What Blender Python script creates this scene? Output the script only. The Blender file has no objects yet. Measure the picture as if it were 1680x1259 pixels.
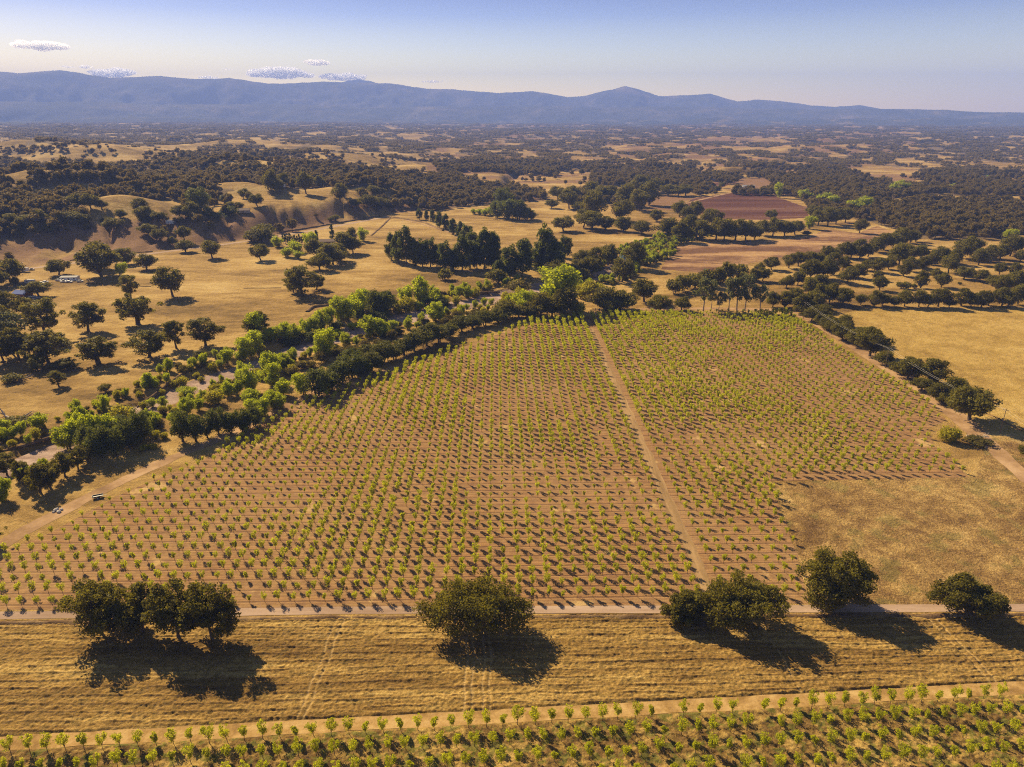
import bpy, math, random
import numpy as np
R = math.radians
C = bpy.context.scene.collection
random.seed(5)

# ------------------------------------------------------------------ camera, world, sun
F_PX, W_PX, H_PX, HOR, CAM_H = 1150.0, 1680.0, 1259.0, 193.0, 120.0
PITCH = math.atan((H_PX / 2 - HOR) / F_PX)
cam_d = bpy.data.cameras.new('camera'); cam = bpy.data.objects.new('camera', cam_d); C.objects.link(cam)
cam.location = (0, 0, CAM_H); cam.rotation_euler = (R(90) - PITCH, 0, 0)
cam_d.sensor_width = 36; cam_d.lens = 36 * F_PX / W_PX; cam_d.clip_start = 1; cam_d.clip_end = 80000
sc = bpy.context.scene; sc.camera = cam

SUN_AZ, SUN_EL = -42.0, 34.0       # degrees from +Y (negative = to the left), above the horizon
world = bpy.data.worlds.new('World'); sc.world = world; world.use_nodes = True
nt = world.node_tree; nt.nodes.clear()
sky = nt.nodes.new('ShaderNodeTexSky'); sky.sky_type = 'NISHITA'; sky.sun_disc = False
sky.sun_elevation = R(SUN_EL); sky.sun_rotation = R(SUN_AZ)
sky.air_density = 1.0; sky.dust_density = 0.45; sky.ozone_density = 1.5; sky.altitude = 100
bg = nt.nodes.new('ShaderNodeBackground'); bg.inputs[1].default_value = 0.052
wo = nt.nodes.new('ShaderNodeOutputWorld')
# the air's own colour towards the horizon: warm and bright low down, bluer higher up
tcw = nt.nodes.new('ShaderNodeTexCoord'); sxw = nt.nodes.new('ShaderNodeSeparateXYZ'); crw = nt.nodes.new('ShaderNodeValToRGB'); mxw = nt.nodes.new('ShaderNodeVectorMath'); mxw.operation = 'MULTIPLY'
mrw = nt.nodes.new('ShaderNodeMapRange'); mrw.inputs[1].default_value = 0; mrw.inputs[2].default_value = 1; mrw.inputs[3].default_value = 0; mrw.inputs[4].default_value = 1
nt.links.new(tcw.outputs['Generated'], sxw.inputs[0]); nt.links.new(sxw.outputs['Z'], mrw.inputs[0]); nt.links.new(mrw.outputs[0], crw.inputs[0])
SKYT = [(0, (1.15, .80, .25)), (.045, (.92, .68, .30)), (.085, (.54, .45, .36)), (.12, (.27, .26, .33)), (.145, (.18, .18, .27)), (.30, (.18, .19, .23)), (.6, (.17, .17, .18))]
while len(crw.color_ramp.elements) < len(SKYT): crw.color_ramp.elements.new(.5)
for e_, (p_, c_) in zip(crw.color_ramp.elements, SKYT): e_.position = p_; e_.color = c_ + (1,)
scw = nt.nodes.new('ShaderNodeVectorMath'); scw.operation = 'SCALE'; scw.inputs['Scale'].default_value = 3.0
nt.links.new(sky.outputs[0], mxw.inputs[0]); nt.links.new(crw.outputs[0], mxw.inputs[1]); nt.links.new(mxw.outputs[0], scw.inputs[0]); nt.links.new(scw.outputs[0], bg.inputs[0]); nt.links.new(bg.outputs[0], wo.inputs[0])
sd = bpy.data.lights.new('sun', 'SUN'); sun = bpy.data.objects.new('sun', sd); C.objects.link(sun)
sd.energy = 5.0; sd.angle = R(0.55); sd.color = (1.0, 0.80, 0.48)
sun.rotation_euler = (R(90 - SUN_EL), 0, R(180 - SUN_AZ) )
sun.location = (0, 0, 3000)
vs = sc.view_settings; vs.view_transform = 'Standard'; vs.look = 'None'; vs.exposure = 1.2; vs.gamma = 1
cy = sc.cycles
cy.max_bounces = 12; cy.diffuse_bounces = 2; cy.glossy_bounces = 1; cy.transmission_bounces = 3
cy.volume_bounces = 12; cy.transparent_max_bounces = 96
cy.use_denoising = False; cy.pixel_filter_type = 'BLACKMAN_HARRIS'; cy.filter_width = 1.15
cy.caustics_reflective = False; cy.caustics_refractive = False
HAZE_DENSITY, HAZE_COLOR = 9.2e-5, (0.28, 0.42, 1.0)

# ------------------------------------------------------------------ numpy noise
def _h(i, j, s):
    n = (i.astype(np.int64) * 374761393 + j.astype(np.int64) * 668265263 + s * 1442695041) & 0xffffffff
    n = ((n ^ (n >> 13)) * 1274126177) & 0xffffffff
    return ((n ^ (n >> 16)) & 0xffff) / 65535.0
def vnoise(x, y, s=0):
    xi = np.floor(x); yi = np.floor(y); fx = x - xi; fy = y - yi
    fx = fx * fx * (3 - 2 * fx); fy = fy * fy * (3 - 2 * fy)
    a = _h(xi, yi, s); b = _h(xi + 1, yi, s); c = _h(xi, yi + 1, s); d = _h(xi + 1, yi + 1, s)
    return (a + (b - a) * fx) * (1 - fy) + (c + (d - c) * fx) * fy
def fbm(x, y, o=4, s=0):
    v = 0; a = 0.5; t = 0
    for k in range(o):
        v = v + a * vnoise(x + 17.3 * k, y - 9.1 * k, s + k); t += a; a *= .5; x = x * 2.03; y = y * 2.03
    return v / t
def sstep(t): t = np.clip(t, 0, 1); return t * t * (3 - 2 * t)

# ------------------------------------------------------------------ photo pixel <-> place
cp, sp = math.cos(PITCH), math.sin(PITCH)
def ray(px, py):
    a = (np.asarray(px, float) - W_PX / 2) / F_PX; b = (H_PX / 2 - np.asarray(py, float)) / F_PX
    return a, cp + b * sp, -sp + b * cp
def flat(px, py, z=0.0):
    x, y, zz = ray(px, py); t = (z - CAM_H) / zz
    return x * t, y * t
def project(X, Y, Z):
    d = Y * cp - (Z - CAM_H) * sp; up = Y * sp + (Z - CAM_H) * cp
    return W_PX / 2 + F_PX * X / d, H_PX / 2 - F_PX * up / d, d
RECT = {'A': (0, 240, 3.933), 'B': (400, 240, 3.933), 'C': (800, 240, 3.818), 'D': (1240, 240, 3.818), 'E': (0, 480, 2.998),
        'F': (400, 440, 3.933), 'G': (820, 440, 3.498), 'H': (1240, 440, 2.998), 'I': (0, 290, 5.09), 'J': (320, 280, 4.941),
        'K': (480, 480, 3.231), 'M': (1040, 230, 2.625), 'N': (180, 560, 6.0), 'P': (600, 180, 2.625), 'Q': (0, 180, 2.625), 'X': (0, 0, 1)}
def rp(k, pts):
    ox, oy, s = RECT[k]
    return [(ox + p[0] / s, oy + p[1] / s) + tuple(q / s for q in p[2:3]) + tuple(p[3:]) for p in pts]

# ------------------------------------------------------------------ terrain height
_foot_px = [(-900, 500), (-400, 480), (-150, 462), (33, 441), (150, 428), (224, 418), (369, 400), (420, 393), (460, 386), (522, 376), (640, 352), (700, 346),
            (760, 336), (820, 320), (860, 290), (1000, 283), (1100, 290), (1240, 288), (1300, 272), (1450, 260), (1700, 258), (2600, 255)]
_fx, _fy = flat([p[0] for p in _foot_px], [p[1] for p in _foot_px])
_faz = np.arctan2(_fx, _fy); _fr = np.hypot(_fx, _fy)
_baz = np.radians([-60, -40, -34, -30, -20, -14, -9, -6, -2, 4, 60])
_bh = [28, 28, 28, 26, 25, 24, 12, 6, 3, 2, 2]; _bw = [185, 185, 170, 145, 108, 98, 80, 90, 200, 300, 300]
# bare golden domes: pixel x, y, height of the crest point, radius m, added height, bare?
DOMES = []
for px, py, z0, rad, add in [(120, 312, 42, 75, 14), (60, 320, 36, 55, 7), (200, 337, 36, 38, 9), (180, 317, 38, 34, 7), (405, 314, 33, 42, 10), (455, 322, 27, 40, 5),
                            (593, 310, 26, 34, 8), (560, 322, 22, 40, 4), (625, 322, 16, 30, 6), (343, 284, 36, 42, 10), (258, 276, 40, 70, 14), (400, 285, 36, 60, 7), (470, 284, 36, 70, 8),
                            (40, 256, 42, 150, 16), (130, 258, 42, 170, 16), (220, 262, 40, 130, 12), (690, 272, 26, 70, 10), (943, 284, 12, 70, 10),
                            (1208, 280, 12, 60, 12), (1245, 276, 12, 50, 8), (1080, 268, 20, 60, 8), (1330, 268, 18, 60, 7), (810, 205, 60, 300, 14),
                            (430, 236, 50, 170, 14), (400, 249, 45, 110, 10), (120, 238, 50, 150, 12), (200, 243, 50, 120, 12), (160, 247, 50, 90, 10), (560, 251, 45, 110, 8),
                            (1640, 262, 8, 120, 4), (1190, 231, 45, 330, 5), (1240, 232, 45, 250, 5)]:
    x, y = flat(px, py, z0 * .8); DOMES.append((float(x), float(y), rad, add))
_riv_px = [(-160, 845, 7), (-60, 800, 8), (60, 745, 8), (180, 695, 8), (250, 662, 8), (330, 622, 10), (400, 602, 12), (480, 572, 13), (560, 545, 14), (640, 523, 15), (720, 505, 15),
           (800, 490, 14), (880, 474, 13), (960, 460, 11), (1000, 451, 8), (1024, 434, 6), (1058, 412, 7), (1095, 397, 6), (1130, 387, 5), (1180, 381, 4)]
_rx, _ry = flat([p[0] for p in _riv_px], [p[1] for p in _riv_px]); _rw = np.array([p[2] for p in _riv_px], float)
def river_d(X, Y):
    """distance outside the channel edge (negative inside)"""
    best = np.full(np.shape(X), 1e9)
    for i in range(len(_rx) - 1):
        ax, ay, bx, by = _rx[i], _ry[i], _rx[i + 1], _ry[i + 1]
        t = np.clip(((X - ax) * (bx - ax) + (Y - ay) * (by - ay)) / ((bx - ax) ** 2 + (by - ay) ** 2), 0, 1)
        d = np.hypot(X - ax - t * (bx - ax), Y - ay - t * (by - ay)) - (_rw[i] + t * (_rw[i + 1] - _rw[i]))
        best = np.minimum(best, d)
    return best
def height(X, Y):
    X = np.asarray(X, float); Y = np.asarray(Y, float)
    az = np.arctan2(X, Y); r = np.hypot(X, Y)
    rf = np.interp(az, _faz, _fr); bh = np.interp(az, _baz, _bh); bw = np.interp(az, _baz, _bw)
    d = r - rf
    near = (r < 6000)
    spur = (fbm(X / 60, Y / 160, 3, 11) - .5) * 70 * sstep(d / 25)
    s = sstep((d + spur) / bw) * (d > 0)
    hb = bh * s
    base = sstep((r - 2200) / 7000) * 26
    amp = sstep((d - bw * .5) / 250)
    roll = (fbm(X / 300 + 3, Y / 230 + 1, 4, 3) - .5) * (24 + 30 * sstep((r - 1500) / 4000)) * amp
    roll += (fbm(X / 110, Y / 90, 3, 8) - .5) * 22 * amp * (1 - sstep((r - 3500) / 2500))
    # gullies cut in the bluff face
    ga = az * 760 + (fbm(X / 60, Y / 60, 2, 24) - .5) * 26
    g = np.abs(fbm(ga / 27, d / 420 + 5, 3, 21) - .5) * 2; g2 = np.abs(fbm(ga / 11, d / 260 + 9, 2, 27) - .5) * 2
    gul = -(6.5 * (1 - sstep(g / .34)) + 1.8 * (1 - sstep(g2 / .4))) * np.sin(np.clip(d / (bw + 20), 0, 1) * math.pi) ** 2
    h = hb + base + np.maximum(roll, -hb * .6 - base * .8 - 3) + gul
    for x, y, rad, add in DOMES:
        q = ((X - x) / (rad * 1.25)) ** 2 + ((Y - y) / rad) ** 2
        h = h + 1.5 * add * np.exp(-q) * sstep(d / 40)
    rd = river_d(X, Y) if np.size(X) < 3e6 else 1e9
    wob = (fbm(X / 9, Y / 9, 2, 31) - .5) * 4
    h = h - 2.0 * sstep((2.4 - (rd + wob)) / 2.6) * (r < 900)
    return np.where(d > 0, h, np.where(rd < 8, h, 0.0))
def at(px, py):
    px = np.atleast_1d(np.asarray(px, float)); py = np.atleast_1d(np.asarray(py, float))
    X0, Y0 = flat(px, np.maximum(py, HOR + 3)); out = []
    dx, dy, dz = ray(px, py)
    ts = np.exp(np.linspace(math.log(60), math.log(11000), 2600))
    for i in range(len(px)):
        X = dx[i] * ts; Y = dy[i] * ts; Z = CAM_H + dz[i] * ts
        m = Z < 75; X, Y, Z = X[m], Y[m], Z[m]
        hh = height(X, Y); k = np.nonzero(Z <= hh)[0]
        k = k[0] if len(k) else len(X) - 1
        if k > 0:
            a, b = Z[k - 1] - hh[k - 1], Z[k] - hh[k]; u = a / (a - b) if a > b else 1
            x = X[k - 1] + u * (X[k] - X[k - 1]); y = Y[k - 1] + u * (Y[k] - Y[k - 1])
        else: x, y = X[0], Y[0]
        out.append((x, y))
    out = np.array(out); z = height(out[:, 0], out[:, 1])
    return np.column_stack([out, z])

def inpoly(px, py, poly):
    ins = np.zeros(np.shape(px), bool); n = len(poly)
    for i in range(n):
        x1, y1 = poly[i][:2]; x2, y2 = poly[(i + 1) % n][:2]
        if y1 == y2: continue
        ins ^= ((y1 > py) != (y2 > py)) & (px < (x2 - x1) * (py - y1) / (y2 - y1) + x1)
    return ins
# woods and clearings, outlined on the flat valley or on the hills
WOODS = [rp('D', [(700, 470), (870, 520), (1000, 585), (1550, 585), (1680, 560), (1900, 560), (1900, 350), (1400, 360), (1200, 350), (1050, 350), (900, 375), (750, 370), (620, 390), (540, 430), (600, 450)]),
         rp('M', [(470, 165), (560, 170), (640, 215), (740, 275), (760, 335), (860, 345), (900, 300), (1000, 290), (1060, 262), (1200, 245), (1350, 232), (1300, 196), (1050, 205), (900, 180), (700, 160)]),
         rp('P', [(-40, 285), (250, 292), (560, 330), (780, 368), (770, 395), (650, 400), (560, 400), (300, 440), (100, 425), (-20, 400)]),
         rp('I', [(-300, 300), (0, 285), (480, 300), (700, 330), (770, 420), (500, 470), (200, 500), (0, 510), (-300, 520)]),
         rp('P', [(640, 280), (760, 290), (880, 300), (1000, 330), (1440, 330), (1440, 285), (1200, 290), (1000, 280)]),
         rp('M', [(1360, 240), (1680, 245), (1900, 250), (1900, 195), (1500, 195), (1380, 215)]),
         rp('C', [(540, 420), (500, 300), (800, 290), (1010, 400), (900, 400), (700, 350)])]
CLEAR = [rp('Q', [(60, 370), (120, 345), (330, 320), (490, 335), (480, 350), (380, 352), (200, 375)]),
         rp('Q', [(0, 215), (0, 190), (150, 190), (350, 190), (600, 200), (710, 215), (700, 240), (480, 245), (200, 245), (60, 225)]),
         rp('J', [(160, 270), (240, 190), (370, 140), (520, 140), (700, 150), (960, 150), (1060, 130), (1200, 150), (1360, 125), (1420, 180), (1600, 190), (1620, 220), (1500, 250), (1280, 190),
                  (1560, 350), (1000, 470), (700, 520), (250, 590), (0, 610), (-100, 480), (0, 440), (100, 330)]),
         rp('I', [(900, 240), (1000, 215), (1080, 230), (1110, 330), (1180, 420), (1300, 400), (1480, 400), (1650, 420), (1650, 600), (1100, 640), (500, 740), (0, 770), (-300, 800), (-300, 560), (480, 500), (790, 440), (780, 300), (900, 300)]),
         rp('P', [(420, 285), (540, 290), (640, 310), (940, 318), (1180, 345), (1180, 370), (1000, 345), (760, 330), (560, 315)]),
         rp('P', [(210, 240), (290, 230), (330, 285), (230, 292)]),
         rp('P', [(820, 275), (930, 250), (970, 290), (960, 320), (850, 300)]),
         rp('M', [(285, 0), (520, -14), (680, 4), (680, 14), (300, 12)])]
def veg(X, Y, Z):
    """share of the ground under trees, 0..1"""
    px, py, dep = project(X, Y, Z); az = np.arctan2(X, Y); r = np.hypot(X, Y)
    d = r - np.interp(az, _faz, _fr)
    n = fbm(X / 260, Y / 330, 4, 44); n2 = fbm(X / 70, Y / 110, 3, 47)
    wobx = (fbm(X / 60, Y / 60, 2, 51) - .5) * 9; woby = (fbm(X / 60, Y / 60, 2, 53) - .5) * 4
    n3 = fbm(X / 50, Y / 120, 3, 57)
    v = sstep((n * .6 + n2 * .4 - .435) / .06) * sstep((d - 10) / 60)
    fv = sstep((n * .3 + n3 * .7 - .45) / .045)
    v = np.where(r > 1500, v + (fv - v) * sstep((r - 1500) / 900), v) * (d > 0)
    nb = sstep((n2 * .5 + n3 * .5 - .495) / .05) * (py < 322) * (px > 820) * sstep((px - 820) / 150)
    v = np.where(d <= 0, nb * .9, v)
    wood = np.zeros(np.shape(X), bool); cl = np.zeros(np.shape(X), bool)
    for w in WOODS: wood |= inpoly(px + wobx, py + woby, w)
    for w in CLEAR: cl |= inpoly(px + wobx * .5, py + woby * .6, w)
    v = np.where(wood, 1.0, v); v = np.where(cl, 0.02, v)
    for x, y, rad, add in DOMES:
        q = ((X - x) / (rad * 1.1)) ** 2 + ((Y - y) / (rad * .8)) ** 2
        v = v * (1 - .95 * np.exp(-q * q) * (n2 < .62))
    return v

# ------------------------------------------------------------------ materials
def mat(name, rough=.9, spec=.15):
    m = bpy.data.materials.new(name); m.use_nodes = True; n = m.node_tree
    b = n.nodes['Principled BSDF']; b.inputs['Roughness'].default_value = rough
    b.inputs['Specular IOR Level'].default_value = spec
    return m, n, b
def N(n, t, **kw):
    o = n.nodes.new(t)
    for k, v in kw.items(): setattr(o, k, v)
    return o
def coords(n, scale=(1, 1, 1), rot=0):
    tc = N(n, 'ShaderNodeTexCoord'); mp = N(n, 'ShaderNodeMapping'); mp.inputs['Scale'].default_value = scale; mp.inputs['Rotation'].default_value = (0, 0, rot)
    n.links.new(tc.outputs['Object'], mp.inputs[0]); return mp.outputs[0]
def noise(n, vec, scale, detail=5, rough=.6, dist=0):
    o = N(n, 'ShaderNodeTexNoise'); o.inputs['Scale'].default_value = scale; o.inputs['Detail'].default_value = detail
    o.inputs['Roughness'].default_value = rough; o.inputs['Distortion'].default_value = dist
    n.links.new(vec, o.inputs['Vector']); return o.outputs['Fac']
def ramp(n, fac, stops, interp='LINEAR'):
    o = N(n, 'ShaderNodeValToRGB'); cr = o.color_ramp; cr.interpolation = interp
    while len(cr.elements) < len(stops): cr.elements.new(.5)
    for e, (p, c) in zip(cr.elements, stops):
        e.position = p; e.color = tuple(c) + (1,) if len(c) == 3 else c
    n.links.new(fac, o.inputs[0]); return o.outputs[0]
def mixc(n, fac, a, b, mode='MIX'):
    o = N(n, 'ShaderNodeMix', data_type='RGBA', blend_type=mode)
    for s, v in ((0, fac), (6, a), (7, b)):
        if hasattr(v, 'is_linked') or hasattr(v, 'links'): n.links.new(v, o.inputs[s])
        else: o.inputs[s].default_value = v if s == 0 else tuple(v) + (1,)
    return o.outputs[2]
def mth(n, op, a, b=0.0, cl=False):
    o = N(n, 'ShaderNodeMath', operation=op); o.use_clamp = cl
    for s, v in ((0, a), (1, b)):
        if hasattr(v, 'links'): n.links.new(v, o.inputs[s])
        else: o.inputs[s].default_value = v
    return o.outputs[0]
def bump(n, b, hgt, dist, strength=1.0):
    o = N(n, 'ShaderNodeBump'); o.inputs['Distance'].default_value = dist; o.inputs['Strength'].default_value = strength
    n.links.new(hgt, o.inputs['Height']); n.links.new(o.outputs[0], b.inputs['Normal'])

def grass_mat(name, cols, patch=.012, fine=.35, bd=.25, stretch=(1, 1, 1), rot=0, speck=None, veg_attr=False, fw=.22):
    """dry grass: broad drifts of colour, finer mottling, tufts as bump"""
    m, n, b = mat(name, .95, .05)
    v = coords(n, stretch, rot); v0 = coords(n)
    a = noise(n, v, patch, 6, .62, .4); f = noise(n, v0, fine, 8, .78); g = noise(n, v, fine * .18, 5, .65, .6)
    mixf = mth(n, 'ADD', mth(n, 'MULTIPLY', a, .72 - fw), mth(n, 'ADD', mth(n, 'MULTIPLY', g, .28), mth(n, 'MULTIPLY', f, fw)))
    c = ramp(n, mixf, [(.40, cols[0]), (.475, cols[1]), (.53, cols[2]), (.61, cols[3])])
    if speck:
        s = noise(n, v0, speck[1], 3, .6); c = mixc(n, mth(n, 'MULTIPLY', ramp(n, s, [(speck[2], (0, 0, 0)), (speck[2] + .06, (1, 1, 1))]), speck[3]), c, speck[0])
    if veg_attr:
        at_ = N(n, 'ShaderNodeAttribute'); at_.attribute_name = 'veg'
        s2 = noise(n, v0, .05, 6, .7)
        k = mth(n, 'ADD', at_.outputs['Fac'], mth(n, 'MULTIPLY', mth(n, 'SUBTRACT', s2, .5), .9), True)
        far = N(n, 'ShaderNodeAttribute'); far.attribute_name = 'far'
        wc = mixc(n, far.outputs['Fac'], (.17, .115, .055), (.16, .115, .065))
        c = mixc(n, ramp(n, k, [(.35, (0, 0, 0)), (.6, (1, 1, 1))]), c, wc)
        pk = N(n, 'ShaderNodeAttribute'); pk.attribute_name = 'pink'
        c = mixc(n, pk.outputs['Fac'], c, mixc(n, g, (.14, .072, .038), (.27, .155, .082)))
    n.links.new(c, b.inputs['Base Color'])
    t = mth(n, 'ADD', noise(n, v0, 1.6, 4, .7), mth(n, 'MULTIPLY', noise(n, v0, .22, 4, .6), 1.6))
    bump(n, b, t, bd)
    return m
M = {}
M['ground'] = grass_mat('dry_grass_ground', [(.135, .082, .026), (.27, .165, .052), (.38, .245, .08), (.48, .34, .135)], veg_attr=True, bd=.5, speck=((.16, .11, .04), .6, .60, .5), stretch=(.6, 1.3, 1))
M['gold'] = grass_mat('golden_pasture', [(.22, .135, .036), (.33, .21, .056), (.41, .27, .078), (.49, .35, .12)], patch=.02, fine=.5, fw=.34, bd=.4, speck=((.25, .19, .05), .45, .56, .45))
M['weed'] = grass_mat('weedy_ground', [(.11, .062, .026), (.21, .125, .046), (.34, .215, .075), (.52, .36, .14)], patch=.045, fine=1.2, fw=.38, bd=.6, speck=((.13, .12, .035), .09, .55, .45))
M['straw'] = grass_mat('mown_straw', [(.095, .054, .016), (.20, .118, .033), (.31, .195, .056), (.50, .35, .12)], patch=.06, fine=2.2, bd=.2, fw=.42, stretch=(.16, 2.4, 1), speck=((.10, .07, .022), .5, .54, .5))
M['front'] = grass_mat('weedy_orchard_floor', [(.075, .045, .018), (.15, .09, .030), (.27, .175, .052), (.44, .30, .10)], patch=.09, fine=1.7, fw=.40, bd=.25, speck=((.085, .105, .018), .35, .52, .6))
M['fallow'] = grass_mat('fallow_field', [(.10, .05, .03), (.17, .09, .05), (.34, .20, .095), (.44, .28, .13)], patch=.014, fine=.12, bd=.3, stretch=(.5, 1.8, 1), rot=.35)
M['red'] = grass_mat('ploughed_red_soil', [(.07, .028, .020), (.095, .038, .026), (.12, .052, .034), (.21, .12, .075)], patch=.012, fine=.12, bd=.3, stretch=(.3, 2.2, 1), rot=.1)
M['green'] = grass_mat('irrigated_grass', [(.07, .12, .02), (.10, .16, .03), (.14, .2, .04), (.2, .22, .06)], patch=.01, fine=.1)
M['gravel'] = grass_mat('river_gravel', [(.20, .135, .105), (.28, .19, .145), (.36, .255, .20), (.46, .35, .28)], patch=.06, fine=.9, bd=.35, stretch=(.5, 1.5, 1), rot=-.75)
M['track'] = grass_mat('packed_dirt', [(.20, .12, .06), (.28, .17, .085), (.35, .22, .115), (.44, .29, .16)], patch=.05, fine=.8, bd=.05)
M['headland'] = grass_mat('headland_dirt', [(.22, .13, .045), (.32, .195, .07), (.40, .255, .10), (.48, .33, .14)], patch=.2, fine=1.4, bd=.08)
M['aisle'] = grass_mat('aisle_soil', [(.20, .125, .058), (.265, .168, .078), (.32, .205, .098), (.39, .26, .125)], patch=.12, fine=.8, bd=.06, stretch=(4, .25, 1))
M['road'] = grass_mat('gravel_road', [(.27, .18, .125), (.32, .22, .155), (.37, .26, .185), (.43, .31, .225)], patch=.08, fine=1.5, bd=.03, stretch=(.2, 2, 1))
M['bank'] = grass_mat('bare_earth_bank', [(.10, .06, .03), (.15, .09, .045), (.20, .125, .06), (.30, .2, .1)], patch=.1, fine=1.0, bd=.2)
def add_attr_tint(m, name, col, amt):
    n = m.node_tree; b = n.nodes['Principled BSDF']; src = b.inputs['Base Color'].links[0].from_socket
    a = N(n, 'ShaderNodeAttribute'); a.attribute_name = name
    n.links.new(mixc(n, mth(n, 'MULTIPLY', a.outputs['Fac'], amt), src, col), b.inputs['Base Color'])
add_attr_tint(M['straw'], 'rowdark', (.085, .048, .02), .55); add_attr_tint(M['straw'], 'tyre', (.52, .36, .16), .5)
def orchard_mat():
    m, n, b = mat('orchard_soil', .95, .05)
    v = coords(n); sx = N(n, 'ShaderNodeSeparateXYZ'); n.links.new(v, sx.inputs[0])
    rowc = mth(n, 'DIVIDE', sx.outputs['Y'], 4.82)
    wob = mth(n, 'MULTIPLY', mth(n, 'SUBTRACT', noise(n, v, .25, 3), .5), .16)
    fr = mth(n, 'FRACT', mth(n, 'ADD', rowc, wob))
    st = ramp(n, fr, [(0.0, (.13, .065, .035)), (.045, (.16, .085, .045)), (.09, (.36, .20, .082)), (.22, (.24, .128, .057)), (.35, (.345, .195, .082)), (.5, (.225, .12, .054)), (.65, (.31, .19, .082)), (.8, (.24, .128, .057)), (.92, (.30, .18, .078)), (.965, (.15, .08, .045)), (1, (.13, .065, .035))])
    big = noise(n, v, .018, 5, .6); mid = noise(n, v, .3, 5, .7)
    c = mixc(n, mth(n, 'MULTIPLY', ramp(n, big, [(.42, (0, 0, 0)), (.62, (1, 1, 1))]), .45), st, (.33, .21, .10))
    c = mixc(n, mth(n, 'MULTIPLY', ramp(n, mid, [(.38, (1, 1, 1)), (.56, (0, 0, 0))]), .5), c, (.15, .08, .048))
    sc_ = mixc(n, mth(n, 'MULTIPLY', ramp(n, noise(n, v, .07, 4), [(.63, (0, 0, 0)), (.68, (1, 1, 1))]), .6), c, (.52, .36, .15))
    n.links.new(sc_, b.inputs['Base Color'])
    dw = ramp(n, fr, [(0, (.1,) * 3), (.05, (.0,) * 3), (.1, (1,) * 3), (.5, (.75,) * 3), (.9, (1,) * 3), (.95, (0,) * 3), (1, (.1,) * 3)])
    hh = mth(n, 'ADD', mth(n, 'MULTIPLY', dw, .8), mth(n, 'MULTIPLY', noise(n, v, 2.2, 4, .7), .9)); bump(n, b, hh, .14)
    return m
M['orchard'] = orchard_mat()
def leaf_mat(name, c0, c1, trans, tcol, hue=.0):
    m = bpy.data.materials.new(name); m.use_nodes = True; n = m.node_tree; n.nodes.clear()
    out = N(n, 'ShaderNodeOutputMaterial'); d = N(n, 'ShaderNodeBsdfPrincipled'); d.inputs['Roughness'].default_value = .6; d.inputs['Specular IOR Level'].default_value = .08
    tr = N(n, 'ShaderNodeBsdfTranslucent'); mx = N(n, 'ShaderNodeMixShader'); mx.inputs[0].default_value = trans
    at_ = N(n, 'ShaderNodeAttribute'); at_.attribute_name = 'tint'; oi = N(n, 'ShaderNodeObjectInfo')
    k = mth(n, 'ADD', mth(n, 'MULTIPLY', at_.outputs['Fac'], .6), mth(n, 'MULTIPLY', oi.outputs['Random'], .4), True)
    c = mixc(n, k, c0, c1); n.links.new(c, d.inputs['Base Color'])
    t = mixc(n, k, tuple(x * .7 for x in tcol), tcol); n.links.new(t, tr.inputs[0])
    n.links.new(d.outputs[0], mx.inputs[1]); n.links.new(tr.outputs[0], mx.inputs[2]); n.links.new(mx.outputs[0], out.inputs[0])
    return m
M['oak'] = leaf_mat('oak_leaves', (.034, .034, .006), (.18, .158, .022), .36, (.30, .25, .022))
M['hedge'] = leaf_mat('olive_leaves', (.045, .05, .008), (.14, .135, .020), .35, (.24, .22, .02))
M['oakfar'] = leaf_mat('woodland_leaves', (.065, .052, .016), (.21, .155, .038), .38, (.30, .21, .035))
M['poplar'] = leaf_mat('poplar_leaves', (.035, .048, .010), (.12, .135, .02), .38, (.22, .23, .02))
M['cotton'] = leaf_mat('cottonwood_leaves', (.18, .22, .008), (.42, .43, .018), .5, (.60, .64, .015))
M['willow'] = leaf_mat('willow_leaves', (.19, .18, .010), (.42, .37, .025), .48, (.54, .47, .018))
M['scrub'] = leaf_mat('scrub_leaves', (.075, .07, .016), (.18, .145, .03), .35, (.24, .18, .025))
M['pale'] = leaf_mat('gum_tree_leaves', (.09, .10, .035), (.19, .19, .07), .35, (.25, .24, .06))
M['fruit'] = leaf_mat('fruit_tree_leaves', (.22, .235, .010), (.52, .50, .020), .5, (.74, .74, .016))
M['bark'] = (lambda: None)
def plain(name, col, rough=.7, var=.25, sc_=2.0, metal=0):
    m, n, b = mat(name, rough, .3); f = noise(n, coords(n), sc_, 5, .65)
    n.links.new(ramp(n, f, [(.3, tuple(x * (1 - var) for x in col)), (.7, tuple(min(1, x * (1 + var)) for x in col))]), b.inputs['Base Color'])
    b.inputs['Metallic'].default_value = metal; bump(n, b, f, .02, .4); return m
M['bark'] = plain('bark', (.10, .07, .045), .95, .35, 3)
M['deadwood'] = plain('bleached_wood', (.38, .31, .24), .9, .2, 3)
M['palebark'] = plain('pale_bark', (.30, .23, .16), .9, .3, 3)
M['white'] = plain('white_paint', (.78, .77, .74), .45, .05, 1)
M['roofgrey'] = plain('grey_roofing', (.33, .30, .28), .8, .15, 1.5)
M['roofpale'] = plain('pale_metal_roof', (.36, .34, .32), .85, .08, 1.0)
M['roofbrown'] = plain('brown_roofing', (.20, .13, .09), .85, .2, 1.5)
M['roofblue'] = plain('blue_metal_roof', (.05, .10, .34), .85, .1, 1.0)
M['wallbeige'] = plain('beige_stucco', (.42, .33, .24), .9, .08, .8)
M['wallred'] = plain('red_boards', (.22, .09, .06), .85, .2, 2)
M['glass'] = plain('dark_glass', (.03, .035, .04), .15, .1, 1)
M['rubber'] = plain('tyre_rubber', (.02, .02, .02), .8, .1, 5)
M['dark'] = plain('dark_paint', (.045, .045, .05), .35, .1, 1)
M['silver'] = plain('silver_paint', (.45, .46, .48), .35, .05, 1)
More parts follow.
